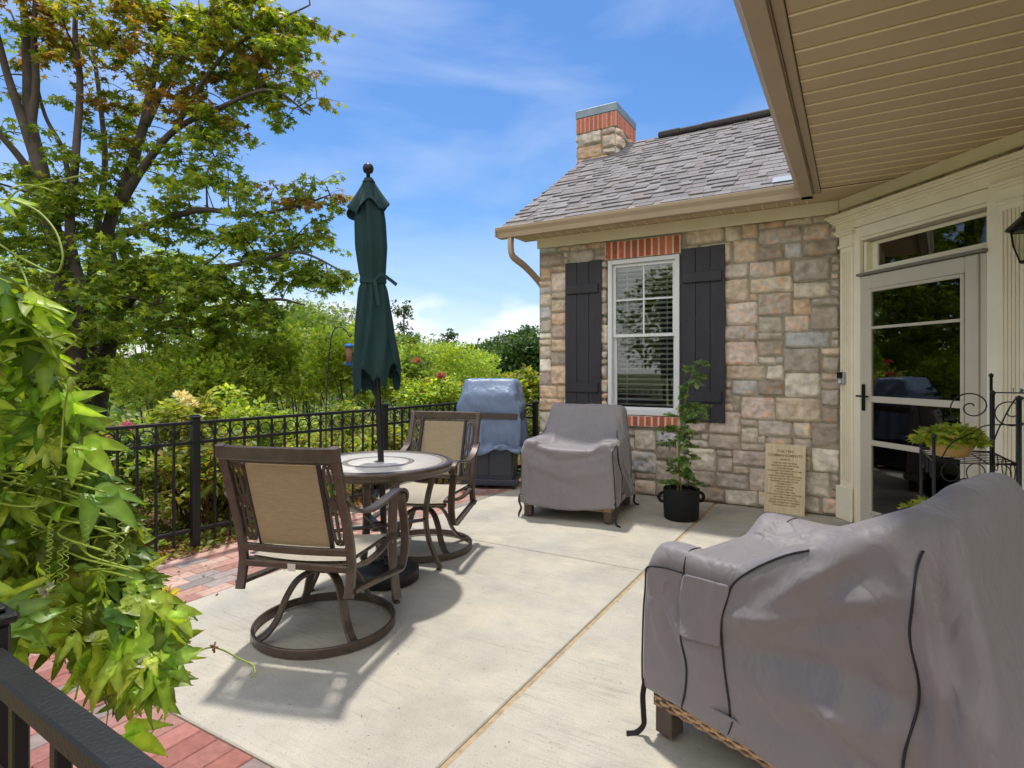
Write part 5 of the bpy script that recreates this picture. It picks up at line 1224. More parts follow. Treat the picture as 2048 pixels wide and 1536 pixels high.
# ---- the big multi-stemmed maple on the left
def maple(name, label, limbs, sprays, seed, ref):
    rnd = random.Random(seed); base = limbs[0][0][0]; g = GH(base.x, base.y); T = thing(name, label, 'tree', (base.x, base.y, g), 0); o3 = Vector((base.x, base.y, g))
    tr = MB(); nodes = []
    for pts, r0, r1 in limbs:
        c = crv([p - o3 for p in pts], 7); rr = [r0 + (r1 - r0) * (k / (len(c) - 1)) ** .8 for k in range(len(c))]
        tr.tube(c, r0, 12, radii=rr); nodes += [(p, q) for p, q in zip(c, rr)]
    trunk = tr.build('trunk', M['bark'], T)
    NP = np.array([tuple(p) for p, _ in nodes]); NR = [q for _, q in nodes]
    tw = MB(); P, TI, NM, S, TT = [], [], [], [], []
    for (c, rad, n, cols, sz) in sprays:
        for k in range(int(n * .80)):
            q = Vector((rnd.gauss(0, .52), rnd.gauss(0, .5), rnd.gauss(0, .56))); e = c - o3 + Vector((q.x * rad[0] * CY - q.y * rad[1] * SY, q.x * rad[0] * SY + q.y * rad[1] * CY, q.z * rad[2]))
            d = np.linalg.norm(NP - np.array(tuple(e)), axis=1); below = NP[:, 2] < e.z + .15; d = d + np.where(below, 0, 2.5); j = int(np.argmin(d + np.array([rnd.uniform(0, .3)])))
            a = Vector(NP[j]); L_ = (e - a).length; midp = a.lerp(e, .5) + Vector((rnd.uniform(-.1, .1) * L_, rnd.uniform(-.1, .1) * L_, .10 * L_))
            b_ = crv([a, midp, e], 6); r0 = min(.006 + .011 * L_, NR[j] * .7 + .004); rr = list(np.linspace(r0, .003, len(b_))); tw.tube(b_, r0, 5, radii=rr)
            if L_ > .5 and len(NP) < 1500:
                NP = np.vstack([NP, np.array([tuple(p) for p in b_[5:11:2]])]); NR += rr[5:11:2]
            dirn = (e - midp).normalized(); colk = random.choice(cols)
            for s in range(4):                      # twigs of the spray, held fairly level
                a2 = rnd.uniform(0, 6.28); v = (dirn * .5 + Vector((math.cos(a2), math.sin(a2), rnd.uniform(-.75, .55)))).normalized(); l2 = rnd.uniform(.18, .40)
                s0 = b_[rnd.randint(9, 12)]; s1 = s0 + v * l2 + Vector((0, 0, -.05)); tw.tube([s0, s0.lerp(s1, .5) + Vector((0, 0, .02)), s1], .003, 4)
                for w in range(11):
                    t = rnd.uniform(.15, 1.05); p = s0.lerp(s1, t) + Vector((rnd.gauss(0, .06), rnd.gauss(0, .06), rnd.gauss(-.02, .03)))
                    P.append(tuple(p)); TI.append((v.x + rnd.gauss(0, .8), v.y + rnd.gauss(0, .8), rnd.uniform(-1.1, .1))); NM.append((rnd.gauss(0, .55), rnd.gauss(0, .55), 1)); S.append(sz * rnd.uniform(.85, 1.45)); TT.append(colk)
    tw.build('branches', M['twig'], T)
    n = len(P); base_c = np.array([pal(1, G_[t])[0] for t in TT]); base_c *= RNG.normal(1, .1, (n, 1))
    leaves('crown', np.array(P), np.array(TI), np.array(NM), np.array(S), np.clip(base_c, .004, 1), M['leaf'], 'star', T)
d = 10.0
def VV(*a): return [V(x, y, dd) for x, y, dd in a]
limbsA = [
    (VV((175, 960, 10), (165, 820, 10), (140, 640, 10), (110, 480, 10), (85, 350, 10), (60, 240, 10.1), (55, 130, 10.2), (48, 20, 10.3), (30, -120, 10.4)), .20, .045),
    (VV((80, 345, 10), (45, 240, 10), (15, 150, 9.9), (-15, 40, 9.8), (-60, -80, 9.7)), .09, .035),
    (VV((62, 250, 10.1), (72, 170, 10.1), (68, 60, 10.0), (75, -60, 9.9)), .08, .03),
    (VV((100, 420, 10), (50, 330, 9.7), (0, 270, 9.4), (-60, 210, 9.2)), .08, .03),
    (VV((160, 800, 10), (158, 700, 9.8), (165, 600, 9.8), (140, 470, 9.8), (150, 330, 9.9), (160, 170, 10), (150, 60, 10.1), (160, -60, 10.1)), .12, .03),
    (VV((150, 420, 10.1), (125, 300, 10.2), (90, 230, 10.3), (60, 120, 10.5), (20, 20, 10.6)), .05, .015)]
limbsB = [
    (VV((190, 960, 10.6), (195, 820, 10.6), (215, 700, 10.6), (235, 600, 10.5), (215, 470, 10.5), (250, 370, 10.5), (285, 260, 10.5), (305, 160, 10.5), (325, 60, 10.6), (330, -80, 10.7)), .18, .04),
    (VV((225, 640, 10.5), (260, 600, 10.1), (330, 560, 9.7), (420, 540, 9.3), (520, 520, 9.0), (600, 505, 8.8), (690, 545, 8.7)), .09, .010),
    (VV((245, 400, 10.5), (290, 330, 10.2), (350, 260, 9.9), (440, 215, 9.6), (540, 180, 9.4), (620, 230, 9.3)), .09, .012),
    (VV((290, 250, 10.5), (340, 150, 10.3), (400, 70, 10.1), (440, -30, 10.0)), .08, .02),
    (VV((350, 255, 9.9), (430, 130, 9.8), (520, 60, 9.7), (620, 10, 9.6)), .05, .012),
    (VV((240, 590, 10.5), (330, 660, 9.8), (420, 640, 9.3), (540, 600, 8.9), (610, 610, 8.7)), .08, .012),
    (VV((215, 480, 10.5), (300, 450, 10.0), (400, 420, 9.6), (500, 430, 9.3), (600, 410, 9.1), (660, 390, 9.0)), .08, .010),
    (VV((200, 790, 10.6), (280, 740, 9.9), (380, 730, 9.4), (470, 740, 9.1)), .08, .02),
    (VV((195, 750, 10.6), (180, 600, 10.8), (195, 450, 11), (210, 330, 11.1), (200, 200, 11.2), (180, 60, 11.3)), .10, .03)]
def SP(lst): return [(V(x, y, dd), (rx / FOC * dd, rd, ry / FOC * dd), n, cols, sz) for x, y, rx, ry, n, dd, rd, cols, sz in lst]
mr = ['rust', 'olive', 'olive', 'maple']; mo_ = ['olive', 'maple', 'maple']; mg = ['maple']
spA = SP([(60, 20, 110, 60, 26, 10, .9, ['rust', 'rust', 'olive'], .10), (170, 70, 90, 60, 22, 10, .9, mr, .10), (-20, 380, 90, 90, 26, 10, .9, mg, .10), (40, 500, 110, 80, 36, 10, 1.0, mg, .10), (60, 620, 120, 80, 40, 9.6, 1.0, mg, .10), (110, 320, 60, 70, 9, 10, .8, mo_, .10), (80, 730, 140, 70, 28, 9.8, 1.0, mg, .105), (150, 420, 70, 80, 18, 9.8, .8, mg, .10), (-60, 100, 70, 90, 16, 10, .8, mo_, .10)])
spB = SP([(310, 30, 110, 60, 34, 10.2, .9, mr, .10), (430, 40, 110, 60, 36, 10, .9, mo_, .10), (550, 40, 90, 60, 34, 9.8, .8, mo_, .095), (360, 130, 100, 60, 26, 10, .9, mr, .10), (480, 130, 110, 55, 36, 9.8, .8, ['olive', 'maple', 'rust'], .095),
          (570, 200, 60, 40, 12, 9.5, .6, mo_, .09), (600, 110, 40, 50, 9, 9.6, .6, mo_, .09), (420, 215, 80, 40, 16, 9.8, .7, ['rust', 'olive'], .095), (210, 180, 70, 60, 16, 10.5, .8, mr, .10), (240, 290, 70, 70, 20, 10.3, .8, mo_, .10),
          (440, 270, 80, 35, 14, 9.7, .6, mg, .09), (350, 330, 70, 50, 12, 10, .7, mg, .09), (200, 400, 80, 60, 20, 10.2, .8, mg, .10), (430, 360, 70, 40, 12, 9.6, .6, mg, .09), (330, 430, 100, 40, 24, 9.8, .8, mg, .095),
          (560, 400, 60, 40, 12, 9.2, .6, ['maple', 'olive', 'rust'], .09), (625, 395, 35, 24, 7, 9, .4, ['rust', 'maple'], .09), (500, 470, 80, 35, 20, 9.2, .6, mg, .09), (600, 455, 40, 22, 6, 9, .4, mo_, .09), (655, 545, 42, 18, 8, 8.8, .4, mg, .09), (580, 530, 60, 32, 18, 9, .6, mg, .09),
          (290, 540, 130, 60, 46, 9.9, 1.0, mg, .10), (430, 560, 110, 45, 36, 9.3, .8, mg, .095), (250, 640, 140, 60, 38, 9.7, 1.0, mg, .10), (400, 640, 110, 40, 24, 9.3, .8, mg, .10), (520, 610, 80, 30, 15, 8.9, .6, mg, .095), (230, 740, 130, 40, 24, 9.8, 1.0, mg, .10), (430, 720, 90, 26, 9, 9.3, .7, mg, .10)])
maple('maple_tree', 'tall multi-stemmed maple with bare upper limbs at the left edge, lower crown dark green', limbsA, spA, 3, None)
maple('maple_tree', 'large spreading maple with leaning trunk and rust tinted upper leaves reaching over the fence', limbsB, spB, 4, None)

# ---- hedge of trees and shrubs behind the bed
gt = 'trees beyond the garden'
shrub('leafy_tree', 'bright green leafy tree behind the maple trunks', 'tree', V(60, 640, 19), (3.4, 2.6, 3.0), 9000, .17, G_['mid'], 'simple', gt, 40, 9)
shrub('leafy_tree', 'light green tree filling the gap between the two maples and the sky', 'tree', V(330, 640, 18), (3.0, 2.5, 2.3), 9000, .15, G_['bright'], 'simple', gt, 44, 9)
shrub('leafy_tree', 'airy tree with open branches above the feathery shrubs, left of the bird feeder', 'tree', V(560, 655, 16), (1.7, 1.5, .85), 3000, .13, G_['mid'], 'simple', gt, 30, 12, csz=.26)
for k, (px, py, dd, rx, rz_, n, cols, lab) in enumerate([
    (470, 745, 9.6, 1.15, .75, 7000, 'bright', 'bright green feathery shrub below the maple branches'),
    (600, 740, 10.2, 1.1, .95, 7500, 'bright', 'bright feathery shrub behind the shepherd hook'),
    (700, 745, 9.4, .95, .78, 6500, 'bright', 'rounded feathery shrub partly behind the closed umbrella'),
    (640, 690, 13.5, 1.6, 1.0, 6500, 'mid', 'taller green shrub behind the bird feeder'),
    (355, 775, 9.0, 1.1, .6, 5500, 'bright', 'light green shrub under the maple, left of the near fence post'),
    (860, 735, 15.0, 2.1, .75, 9000, 'bright', 'broad yellow green shrub with arching sprays right of the umbrella'),
    (800, 770, 10.5, 1.0, .6, 5500, 'mid', 'olive green shrub behind the middle fence post')]):
    shrub('feathery_shrub', lab, 'shrub', V(px, py, dd), (rx, rx * .85, rz_), n, .105, G_[cols], 'frond', 'feathery shrubs behind the fence', 34, 7, upright=.8)
for (px, py, dd, rx, rz_, n, cols, lab) in [
    (985, 745, 21, 2.6, 1.35, 9000, 'dark', 'dark green broadleaf tree to the left of the house corner'),
    (1060, 735, 18, 1.6, 1.3, 6000, 'dark', 'dark tree crown touching the house corner'),
    (770, 715, 26, 2.4, 1.3, 6000, 'mid', 'green tree crown behind the closed umbrella'),
    (700, 720, 24, 2.6, 1.3, 6000, 'mid', 'rounded green tree right of the bird feeder'),
    (900, 742, 30, 3.4, 1.2, 6000, 'mid', 'distant green tree in the dip of the tree line'),
    (1000, 790, 12, 1.2, .45, 3500, 'mid', 'reddish tipped young shrub behind the grill'),
    (1040, 790, 9.5, .55, .45, 2500, 'yellowgreen', 'yellow green upright shrub between grill and house corner')]:
    shrub('round_tree' if dd > 15 else 'garden_shrub', lab, 'tree' if dd > 15 else 'shrub', V(px, py, dd), (rx, rx * .8, rz_), n, .11 if dd < 15 else .17, G_[cols], 'simple', gt if dd > 15 else 'garden shrubs', 32, 7)
def pine(px, ptop, dd, label, w=1.5, h=5.0, seed=1):
    rnd = random.Random(seed); tp = V(px, ptop, dd); g = GH(tp.x, tp.y); T = thing('pine_tree', label, 'tree', (tp.x, tp.y, g), 0, 'pines on the tree line'); H = tp.z - g
    t = MB(); t.tube(crv([(0, 0, -.2), (.05, 0, H * .4), (-.05, .05, H * .75), (0, 0, H)], 6), .12, 8, radii=list(np.linspace(.13, .02, 19))); t.build('trunk', M['bark'], T)
    b_ = MB(); P, TI, NR, S = [], [], [], []
    for k in range(48):
        u = rnd.random() ** .8; z = H * (.35 + .64 * u); a = rnd.uniform(0, 6.28); l = w * (1.08 - u) * rnd.uniform(.5, 1.15) + .15
        e = Vector((math.cos(a) * l, math.sin(a) * l, z + rnd.uniform(.0, .28) * l)); s = Vector((0, 0, z - .1)); b_.tube([s, s.lerp(e, .6) + Vector((0, 0, -.03)), e], .018, 5, radii=[.022, .014, .006])
        for q in range(int(3 + 5 * l)):
            c = s.lerp(e, rnd.uniform(.35, 1.08)) + Vector((rnd.gauss(0, .16), rnd.gauss(0, .16), rnd.gauss(.04, .09)))
            for w2 in range(13):
                v = Vector((rnd.gauss(0, 1), rnd.gauss(0, 1), rnd.gauss(.3, .7))).normalized(); P.append(tuple(c + v * .05)); TI.append(tuple(v)); NR.append((rnd.gauss(0, 1), rnd.gauss(0, 1), 1)); S.append(rnd.uniform(.09, .17))
    b_.build('branches', M['twig'], T); n = len(P); leaves('crown', np.array(P), np.array(TI), np.array(NR), np.array(S), pal(n, G_['pine']), M['shrubleaf'], 'simple', T)
pine(808, 612, 27, 'tallest pine on the skyline, just right of the closed umbrella', 1.9, seed=1)
pine(895, 664, 30, 'small windblown pine on the skyline midway between umbrella and grill', 1.5, seed=2)
pine(1010, 668, 24, 'dark pine on the skyline above the grill', 1.5, seed=3)
pine(1055, 660, 22, 'dark pine on the skyline next to the house corner', 1.5, seed=4)
pine(965, 690, 26, 'low pine on the skyline left of the grill', 1.4, seed=6)
# far wooded hills
def woods():
    n = 60000; a = RNG.uniform(R(50), R(190), n); r = RNG.uniform(48, 130, n); x, y = np.cos(a) * r, np.sin(a) * r
    hgt = 3.2 + 2.6 * np.array([mnoise.noise(Vector((q * .06, w * .06, 2))) for q, w in zip(x, y)]) + 1.2 * np.array([mnoise.noise(Vector((q * .25, w * .25, 2))) for q, w in zip(x, y)])
    z = -3.7 + RNG.uniform(.2, 1, n) * (hgt + 2.0); P = np.stack([x, y, z], 1)
    tint = pal(n, G_['mid'] + G_['dark']); o = leaves('far_woods', P, RNG.normal(0, 1, (n, 3)), RNG.normal(0, .6, (n, 3)) + np.array([0, 0, 1]), RNG.uniform(.5, 1.0, n), tint, M['shrubleaf'], 'simple'); o['kind'] = 'stuff'
woods()
# trees on the other sides of the patio (seen mirrored in the glass)
for k, (x, y, r, h) in enumerate([(-9, -3, 2.6, 5.5), (-4.5, -7.5, 2.6, 5.0), (1.5, -9, 2.8, 5.0)]):
    shrub('leafy_tree', ['leafy tree beyond the near end of the fence, mirrored in the storm door', 'leafy tree across the patio from the window, mirrored on the left of its panes', 'leafy tree across the patio from the window, mirrored on the right of its panes'][k], 'tree', (x, y, h * .55), (r, r, h * .5), 5000, .2, G_['mid'], 'simple', gt, 36, 8)

# ---- planted bed along the fence
k = 0
bedlab = ['by the fence below the near post', 'leaning on the fence left of the near post', 'between the two fence posts', 'just right of the near fence post', 'under the yellow roses', 'left of the middle fence post', 'behind the round table', 'behind the middle fence post', 'at the foot of the far chair', 'between middle post and grill', 'left of the grill', 'in front of the feathery shrubs', 'at the corner of the bed', 'behind the near chair']
rnd = random.Random(12)
spots = [(-4.55, 1.55, .38, .42), (-4.75, 2.1, .45, .45), (-4.6, 2.75, .4, .42), (-5.2, 2.45, .5, .5), (-5.1, 3.2, .5, .45), (-4.5, 3.35, .38, .36), (-4.6, 4.0, .42, .40), (-5.2, 4.1, .5, .48), (-4.4, 4.65, .42, .42), (-4.55, 5.3, .45, .45), (-4.4, 5.95, .45, .48), (-5.6, 3.7, .6, .6), (-4.9, 1.0, .5, .5), (-5.5, 5.1, .6, .6)]
for k, (x, y, r, h) in enumerate(spots):
    cols = [G_['yellowgreen'], G_['mid'] + G_['yellowgreen'], G_['yellowgreen'] + G_['olive'], G_['bright']][k % 4]
    T = shrub('bed_shrub', ['loose', 'leafy', 'twiggy', 'low'][k % 4] + ' yellow green shrub ' + bedlab[k], 'shrub', (x, y, h * .95), (r * 1.05, r * 1.05, h * (1 + .15 * math.sin(k * 2.3))), 1900, .052 + .012 * (k % 3), cols, 'simple', 'shrubs in the bed along the fence', 26, 14, csz=.27, shell=.4)
    # dry arching canes
    m = MB()
    for q in range(26):
        a = rnd.uniform(0, 6.28); l = rnd.uniform(.3, .85); p0 = Vector((rnd.uniform(-.1, .1), rnd.uniform(-.1, .1), 0)); p2 = p0 + Vector((math.cos(a) * l * .7, math.sin(a) * l * .7, rnd.uniform(.45, 1.05) * h * 1.7)); m.tube(crv([p0, p0.lerp(p2, .55) + Vector((0, 0, .12)), p2], 5), .0035, 4)
    m.build('canes', M['dry'], T)
def strap_plant(x, y, label, n=60, h=.62):
    T = thing('strap_leaf_plant', label, 'plant', (x, y, GH(x, y)), 0, 'clumps of blade leaves in the bed'); P = RNG.normal(0, .07, (n, 3)); P[:, 2] = .03
    tip = RNG.normal(0, .35, (n, 3)); tip[:, 2] = 1; leaves('leaves', P, tip, RNG.normal(0, 1, (n, 3)) + np.array([.5, -.8, 0]), RNG.uniform(.6, 1.1, n) * h, pal(n, [(110, 146, 78), (134, 164, 96), (92, 128, 66)]), M['shrubleaf'], 'blade', T)
strap_plant(-4.25, 3.62, 'clump of upright blade leaves behind the fence, left of the table'); strap_plant(-4.2, 3.25, 'second clump of blade leaves behind the fence, by the near chair back', 50, .5)
def rose(label, c, cols, heads, r, leafcols, cr, spread):
    T = shrub('rose_bush', label, 'rose bush', c, cr, 3600, .06, leafcols, 'simple', None, 24, 10, shell=.5)
    o3 = T.location
    for k in range(heads):
        p = Vector(c) + Vector((rnd.gauss(0, spread[0]), rnd.gauss(0, spread[0]), spread[2] + rnd.gauss(0, spread[1]))) - o3
        flower_head(tuple(p), r * rnd.uniform(.8, 1.2), cols, T)
rose('rose bush with pale yellow blooms above the near fence post', V(372, 850, 4.9), [(248, 236, 170), (250, 242, 200), (240, 222, 140)], 5, .05, G_['yellowgreen'], (.3, .3, .26), (.05, .03, .185))
rose('rose bush with coral red blooms between umbrella and grill', V(868, 800, 7.2), [(196, 104, 92), (176, 84, 76), (206, 130, 112)], 7, .062, G_['bright'], (.5, .45, .38), (.20, .10, .20))
rose('small rose bush with pink blooms low behind the fence', V(235, 900, 4.6), [(214, 110, 140), (224, 136, 160)], 4, .045, G_['mid'], (.3, .3, .2), (.12, .05, .12))
# ground cover between the shrubs
def cover_plants():
    n = 26000; x = RNG.uniform(-7.8, -4.02, n); y = RNG.uniform(-.8, 8.8, n); keep = (np.sin(x * 2.1) + np.cos(y * 1.7 + x) > -.9) ; x, y = x[keep], y[keep]; n = len(x)
    z = np.array([GH(a, b_) for a, b_ in zip(x, y)]) + .06 + RNG.uniform(0, 1, n) ** 2 * .28 * np.clip((-4.0 - x) * 1.2, .12, 1); o = leaves('ground_cover', np.stack([x, y, z], 1), RNG.normal(0, 1, (n, 3)) * np.array([1, 1, .4]), RNG.normal(0, .5, (n, 3)) + np.array([0, 0, 1]), RNG.uniform(.03, .075, n), pal(n, G_['mid'] + G_['yellowgreen']), M['shrubleaf'], 'simple'); o['kind'] = 'stuff'
    n = 5000; x = RNG.uniform(-4.3, -3.98, n); y = RNG.uniform(-.3, 6, n); o = leaves('leaf_litter', np.stack([x, y, np.full(n, .0) + RNG.uniform(-.01, .03, n)], 1), RNG.normal(0, 1, (n, 3)) * np.array([1, 1, .25]), RNG.normal(0, .4, (n, 3)) + np.array([0, 0, 1]), RNG.uniform(.015, .05, n), pal(n, [(150, 108, 70), (128, 84, 54), (172, 138, 92), (110, 120, 60)]), M['shrubleaf'], 'simple'); o['kind'] = 'stuff'
cover_plants()
# hedge by the house corner
shrub('clipped_hedge', 'dense clipped hedge with brown edges between the grill and the house', 'hedge', (-3.55, 6.9, .42), (.5, .4, .42), 5000, .045, G_['mid'] + G_['olive'], 'simple', None, 30, 8, shell=.4)

# ------------------------------------------------------------------ passion vine in the foreground
def tpl_vine():
    """three lobed leaf, curved and drooping; petiole at origin, tip +y"""
    Vv, Ff = [], []
    for a, l, w in ((0, 1.0, .185), (50, .82, .155), (-50, .82, .155)):
        ca, sa = math.cos(R(a)), math.sin(R(a)); b = len(Vv); n = 8
        for i in range(n + 1):
            t = i / n; ww = w * (math.sin(math.pi * min(1, t * .95 + .05) ** .8) ** .8) * (1 if t < 1 else 0) + (.10 * (1 - t) if t < .3 else 0)
            zc = -.30 * t * t + .03 * math.sin(t * 5 + a)
            for s in (-1, 0, 1):
                x, y = s * ww, t * l; Vv.append((x * ca + y * sa, -x * sa + y * ca, zc + (.07 + .02 * math.sin(t * 9)) * abs(s) * (1 - t * .4) - .003 * (a != 0) * (1 if a > 0 else 2)))
        for i in range(n):
            for s in (0, 1): q = b + i * 3 + s; Ff.append((q, q + 1, q + 4, q + 3))
    return np.array(Vv), Ff
for q_, (dr, cu) in enumerate(((.12, .10), (.34, .05), (.62, .12))):
    tv_, tf_ = tpl_vine(); yy_ = np.hypot(tv_[:, 0], tv_[:, 1]); tv_ = tv_.copy(); tv_[:, 2] += .30 * yy_ ** 2 - dr * yy_ ** 2 - cu * tv_[:, 0] ** 2 * 2 + .035 * np.sin(tv_[:, 1] * 9 + q_) * np.abs(tv_[:, 0]) * 3; TPL['vine%d' % q_] = (tv_, tf_)
def vine():
    T = thing('passion_vine', 'large backlit passion vine with three lobed leaves spilling over the railing', 'vine', (-1.15, .5, 0)); o3 = np.array([-1.15, .5, 0]); o3v = Vector(o3)
    ys = [520, 570, 620, 700, 760, 830, 900, 950, 1010, 1100, 1170, 1230, 1290, 1350, 1400, 1450]; xb = [-10, 25, 60, 95, 125, 150, 165, 200, 240, 268, 300, 335, 345, 330, 285, 240]
    rnd = random.Random(9); P, TI, NR, S, CC = [], [], [], [], []
    def add(px, py, dd, tip2, s, nr=None, tone=1.0):
        p = V(px, py, dd); e = Vector((CY, SY, 0)); f_ = Vector((-SY, CY, 0)); u = Vector((0, 0, 1))
        t = e * tip2[0] + u * tip2[1] + f_ * tip2[2]; nn = nr if nr else (-f_ * rnd.uniform(-.1, 1.0) + u * rnd.uniform(.2, 1.2) + e * rnd.gauss(.1, .8))
        P.append(tuple(p - o3v)); TI.append(tuple(t)); NR.append(tuple(nn)); S.append(s); CC.append(tone)
    for k in range(1650):
        py = rnd.uniform(560, 1400) if k % 3 else rnd.uniform(950, 1380); lim = float(np.interp(py, ys, xb)); u = rnd.random(); px = lim - (lim + 260) * u ** 1.35
        if py > 1290 and px < (py - 1190) * 1.05: continue
        edge = min(1, (lim - px) / 150); dd = 1.08 + .12 * math.sin(py / 130) - .22 * min(1, (lim - px) / 420) + rnd.uniform(0, .42) * (.3 + edge)
        add(px, py, dd, (rnd.gauss(.4, .6), -rnd.uniform(-.3, 1.1), rnd.gauss(-.15, .55)), rnd.uniform(.034, .074) * (1 if rnd.random() > .10 else 1.3), tone=rnd.choice([.55, .8, 1.0, 1.0, 1.2]) * (1.0 if dd < 1.15 else .6))  # leaves deeper in the vine get a darker tone, inner shade put into the colour
    # named outliers along the right edge
    for px, py, s, tx, tz in [(235, 1000, .10, .9, -.35), (200, 905, .085, .8, -.6), (330, 1210, .07, .8, -.5), (372, 1235, .055, .7, -.8), (300, 1300, .08, .5, -1), (330, 1330, .08, .2, -1), (90, 655, .06, .6, -.6), (75, 680, .055, -.2, -1), (125, 640, .04, -.1, .9), (30, 400, .05, .9, .3), (285, 1470, .085, .8, -.1), (350, 1250, .06, .6, -.8), (140, 800, .06, .6, -.8), (60, 640, .07, .5, -.7), (15, 590, .08, .3, -1), (5, 640, .08, .6, -.7)]:
        add(px - tx * s * 500, py + tz * s * 300, 1.05, (tx, tz, -.2), s, tone=1.1)
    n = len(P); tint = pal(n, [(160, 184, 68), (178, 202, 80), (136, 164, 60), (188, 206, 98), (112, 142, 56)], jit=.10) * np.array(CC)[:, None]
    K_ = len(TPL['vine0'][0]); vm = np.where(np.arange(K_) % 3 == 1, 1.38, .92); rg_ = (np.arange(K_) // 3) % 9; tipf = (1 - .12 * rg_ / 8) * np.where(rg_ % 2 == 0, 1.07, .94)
    old = RNG.random(n) < .05; tint[old] = tint[old] * .5 + np.array([.42, .33, .06]) * .5
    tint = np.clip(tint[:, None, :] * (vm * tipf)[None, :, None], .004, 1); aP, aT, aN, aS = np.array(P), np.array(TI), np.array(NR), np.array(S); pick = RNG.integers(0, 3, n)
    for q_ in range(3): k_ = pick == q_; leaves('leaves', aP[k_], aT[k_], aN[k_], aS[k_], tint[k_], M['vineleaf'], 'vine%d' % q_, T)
    # woody and green stems
    m = MB()
    for k in range(60):
        py = rnd.uniform(600, 1360); lim = float(np.interp(py, ys, xb)); a = V(rnd.uniform(-120, 40), min(1280, py + rnd.uniform(-40, 160)), 1.15 + rnd.uniform(0, .25)); b_ = V(lim - rnd.uniform(0, 60), py, 1.06 + rnd.uniform(-.05, .15))
        m.tube([p - o3v for p in crv([a, a.lerp(b_, .35) + Vector((rnd.gauss(0, .03), rnd.gauss(0, .03), .06)), a.lerp(b_, .7) + Vector((rnd.gauss(0, .03), 0, .03)), b_], 8)], .0022, 5)
    for k in range(5):
        a = V(rnd.uniform(-160, 20), 1400, 1.0 + rnd.uniform(0, .3)); b_ = V(rnd.uniform(-140, 20), rnd.uniform(560, 900), 1.1 + rnd.uniform(0, .3)); m.tube([p - o3v for p in crv([Vector((a.x, a.y, 0)), a, a.lerp(b_, .5) + Vector((.04, .02, 0)), b_], 8)], .004, 6)
    m.build('stems', M['stem'], T)
    # loose tendrils
    m = MB(); tt = [[(0, 398), (30, 402), (75, 422), (110, 460), (125, 505), (122, 532), (112, 545), (90, 540), (40, 515), (0, 490), (-40, 470)], [(8, 408), (35, 382), (70, 372), (130, 358), (185, 346)], [(20, 378), (50, 370), (85, 375), (108, 383)], [(-10, 620), (20, 642), (50, 672), (90, 680), (135, 668), (152, 678), (138, 695), (108, 710), (106, 680)], [(40, 735), (70, 728), (95, 718), (108, 708)], [(15, 528), (35, 528), (48, 550), (58, 580)],
         [(430, 1295), (450, 1302), (480, 1318), (505, 1330), (510, 1345), (503, 1355)], [(395, 1305), (410, 1297), (428, 1294)], [(122, 900), (125, 860), (128, 820), (135, 785), (140, 765)], [(270, 1500), (300, 1470), (325, 1430)], [(150, 1400), (160, 1360), (180, 1330)], [(-5, 1005), (30, 1012), (70, 1012), (85, 1000), (78, 992)]]
    for q in tt:
        dd = 1.0 if q[0][0] < 250 else 1.15; m.tube([p - o3v for p in crv([V(x, y, dd + .02 * math.sin(i)) for i, (x, y) in enumerate(q)], 6)], .0017, 5)
    for k in range(26):
        px, py = rnd.uniform(10, 300), rnd.uniform(850, 1380)
        if px > float(np.interp(py, ys, xb)): continue
        c = V(px, py, 1.0); e = Vector((CY, SY, 0)); l = rnd.uniform(.03, .08)
        m.tube([c - o3v + e * (.005 * math.cos(t * 30)) + Vector((.004 * math.sin(t * 30), 0, -t * l)) for t in np.linspace(0, 1, 40)], .0008, 4)
    m.build('tendrils', M['stem'], T)
    # flowers and buds
    def pflower(px, py, dd, r, cols, label):
        c = V(px, py, dd) - o3v; n = 11; a = np.linspace(0, 2 * math.pi, n, endpoint=False); e = np.array([CY, SY, 0]); f_ = np.array([.3, -.5, .6])
        f_ = f_ / np.linalg.norm(f_); u = np.cross(e, f_); tip = e[None, :] * np.cos(a)[:, None] + u[None, :] * np.sin(a)[:, None] + f_[None, :] * .35
        o = leaves('flower', np.repeat(np.array(tuple(c))[None, :], n, 0) + RNG.normal(0, .002, (n, 3)), tip + RNG.normal(0, .15, (n, 3)), np.repeat(f_[None, :], n, 0) + RNG.normal(0, .3, (n, 3)), r * RNG.uniform(.7, 1.1, n), pal(n, cols, jit=.06), M['petal'], 'simple', T); o['label'] = label
        k = 46; a = RNG.uniform(0, 6.28, k); tip = e[None, :] * np.cos(a)[:, None] + u[None, :] * np.sin(a)[:, None] + f_[None, :] * .8
        leaves('corona', np.repeat(np.array(tuple(c))[None, :], k, 0), tip, RNG.normal(0, 1, (k, 3)), np.full(k, r * .7), pal(k, [(120, 96, 130), (170, 160, 110), (190, 180, 170)]), M['petal'], 'blade', o)
    pflower(335, 1190, 1.08, .022, [(246, 214, 60), (250, 232, 130)], 'yellow flower at the edge of the vine')
    pflower(275, 1330, 1.0, .024, [(222, 220, 206), (200, 206, 170)], 'fading whitish passion flower'); pflower(92, 1182, .94, .016, [(190, 190, 150), (150, 150, 110)], 'closed wilting passion flower')
    for px, py in ((141, 772), (82, 865), (92, 925), (118, 1312)):
        m = MB(); c = V(px, py, .98) - o3v; m.lathe([(0, -.011), (.005, -.008), (.0055, .003), (.004, .011), (0, .016)], c=c, n=10); m.build('bud', M['stem'], T)
    m = MB(); c = V(428, 1294, 1.15) - o3v
    for k in range(8): m.tube([c, c + Vector((rnd.gauss(0, .007), rnd.gauss(0, .007), rnd.gauss(0, .005)))], .002, 4)
    m.build('dried_flower', M['dry'], T)
vine()
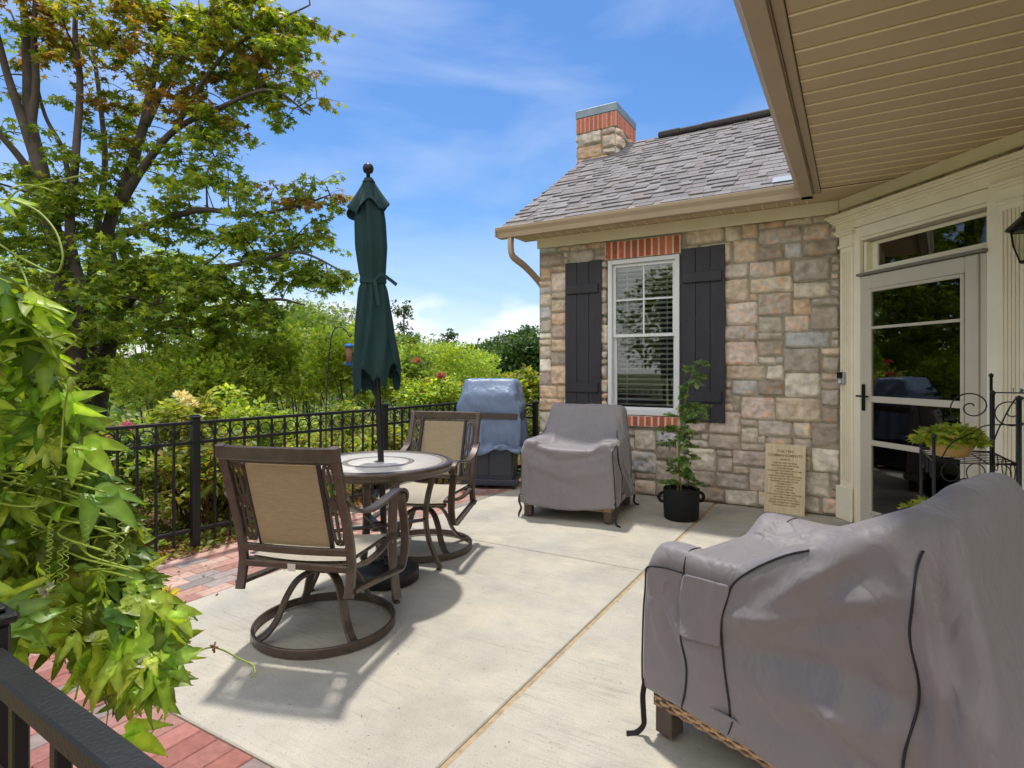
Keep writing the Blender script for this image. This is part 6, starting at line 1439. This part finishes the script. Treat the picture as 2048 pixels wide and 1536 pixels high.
# small debris on the slab
def debris():
    n = 260; x = RNG.uniform(-3.95, -3.15, n); y = RNG.uniform(.4, 5.6, n); o = leaves('paving_litter', np.stack([x, y, np.full(n, .004)], 1), RNG.normal(0, 1, (n, 3)) * np.array([1, 1, .1]), RNG.normal(0, .25, (n, 3)) + np.array([0, 0, 1]), RNG.uniform(.008, .026, n), pal(n, [(126, 92, 62), (150, 120, 84), (104, 112, 62)]), M['shrubleaf'], 'simple'); o['kind'] = 'stuff'
    n = 110; x = RNG.uniform(-3.1, .2, n); y = RNG.uniform(1.3, 5.4, n); o = leaves('leaf_debris', np.stack([x, y, np.full(n, .003)], 1), RNG.normal(0, 1, (n, 3)) * np.array([1, 1, .1]), RNG.normal(0, .2, (n, 3)) + np.array([0, 0, 1]), RNG.uniform(.004, .013, n), pal(n, [(96, 66, 44), (120, 110, 60), (200, 190, 170)]), M['shrubleaf'], 'simple'); o['kind'] = 'stuff'
debris()
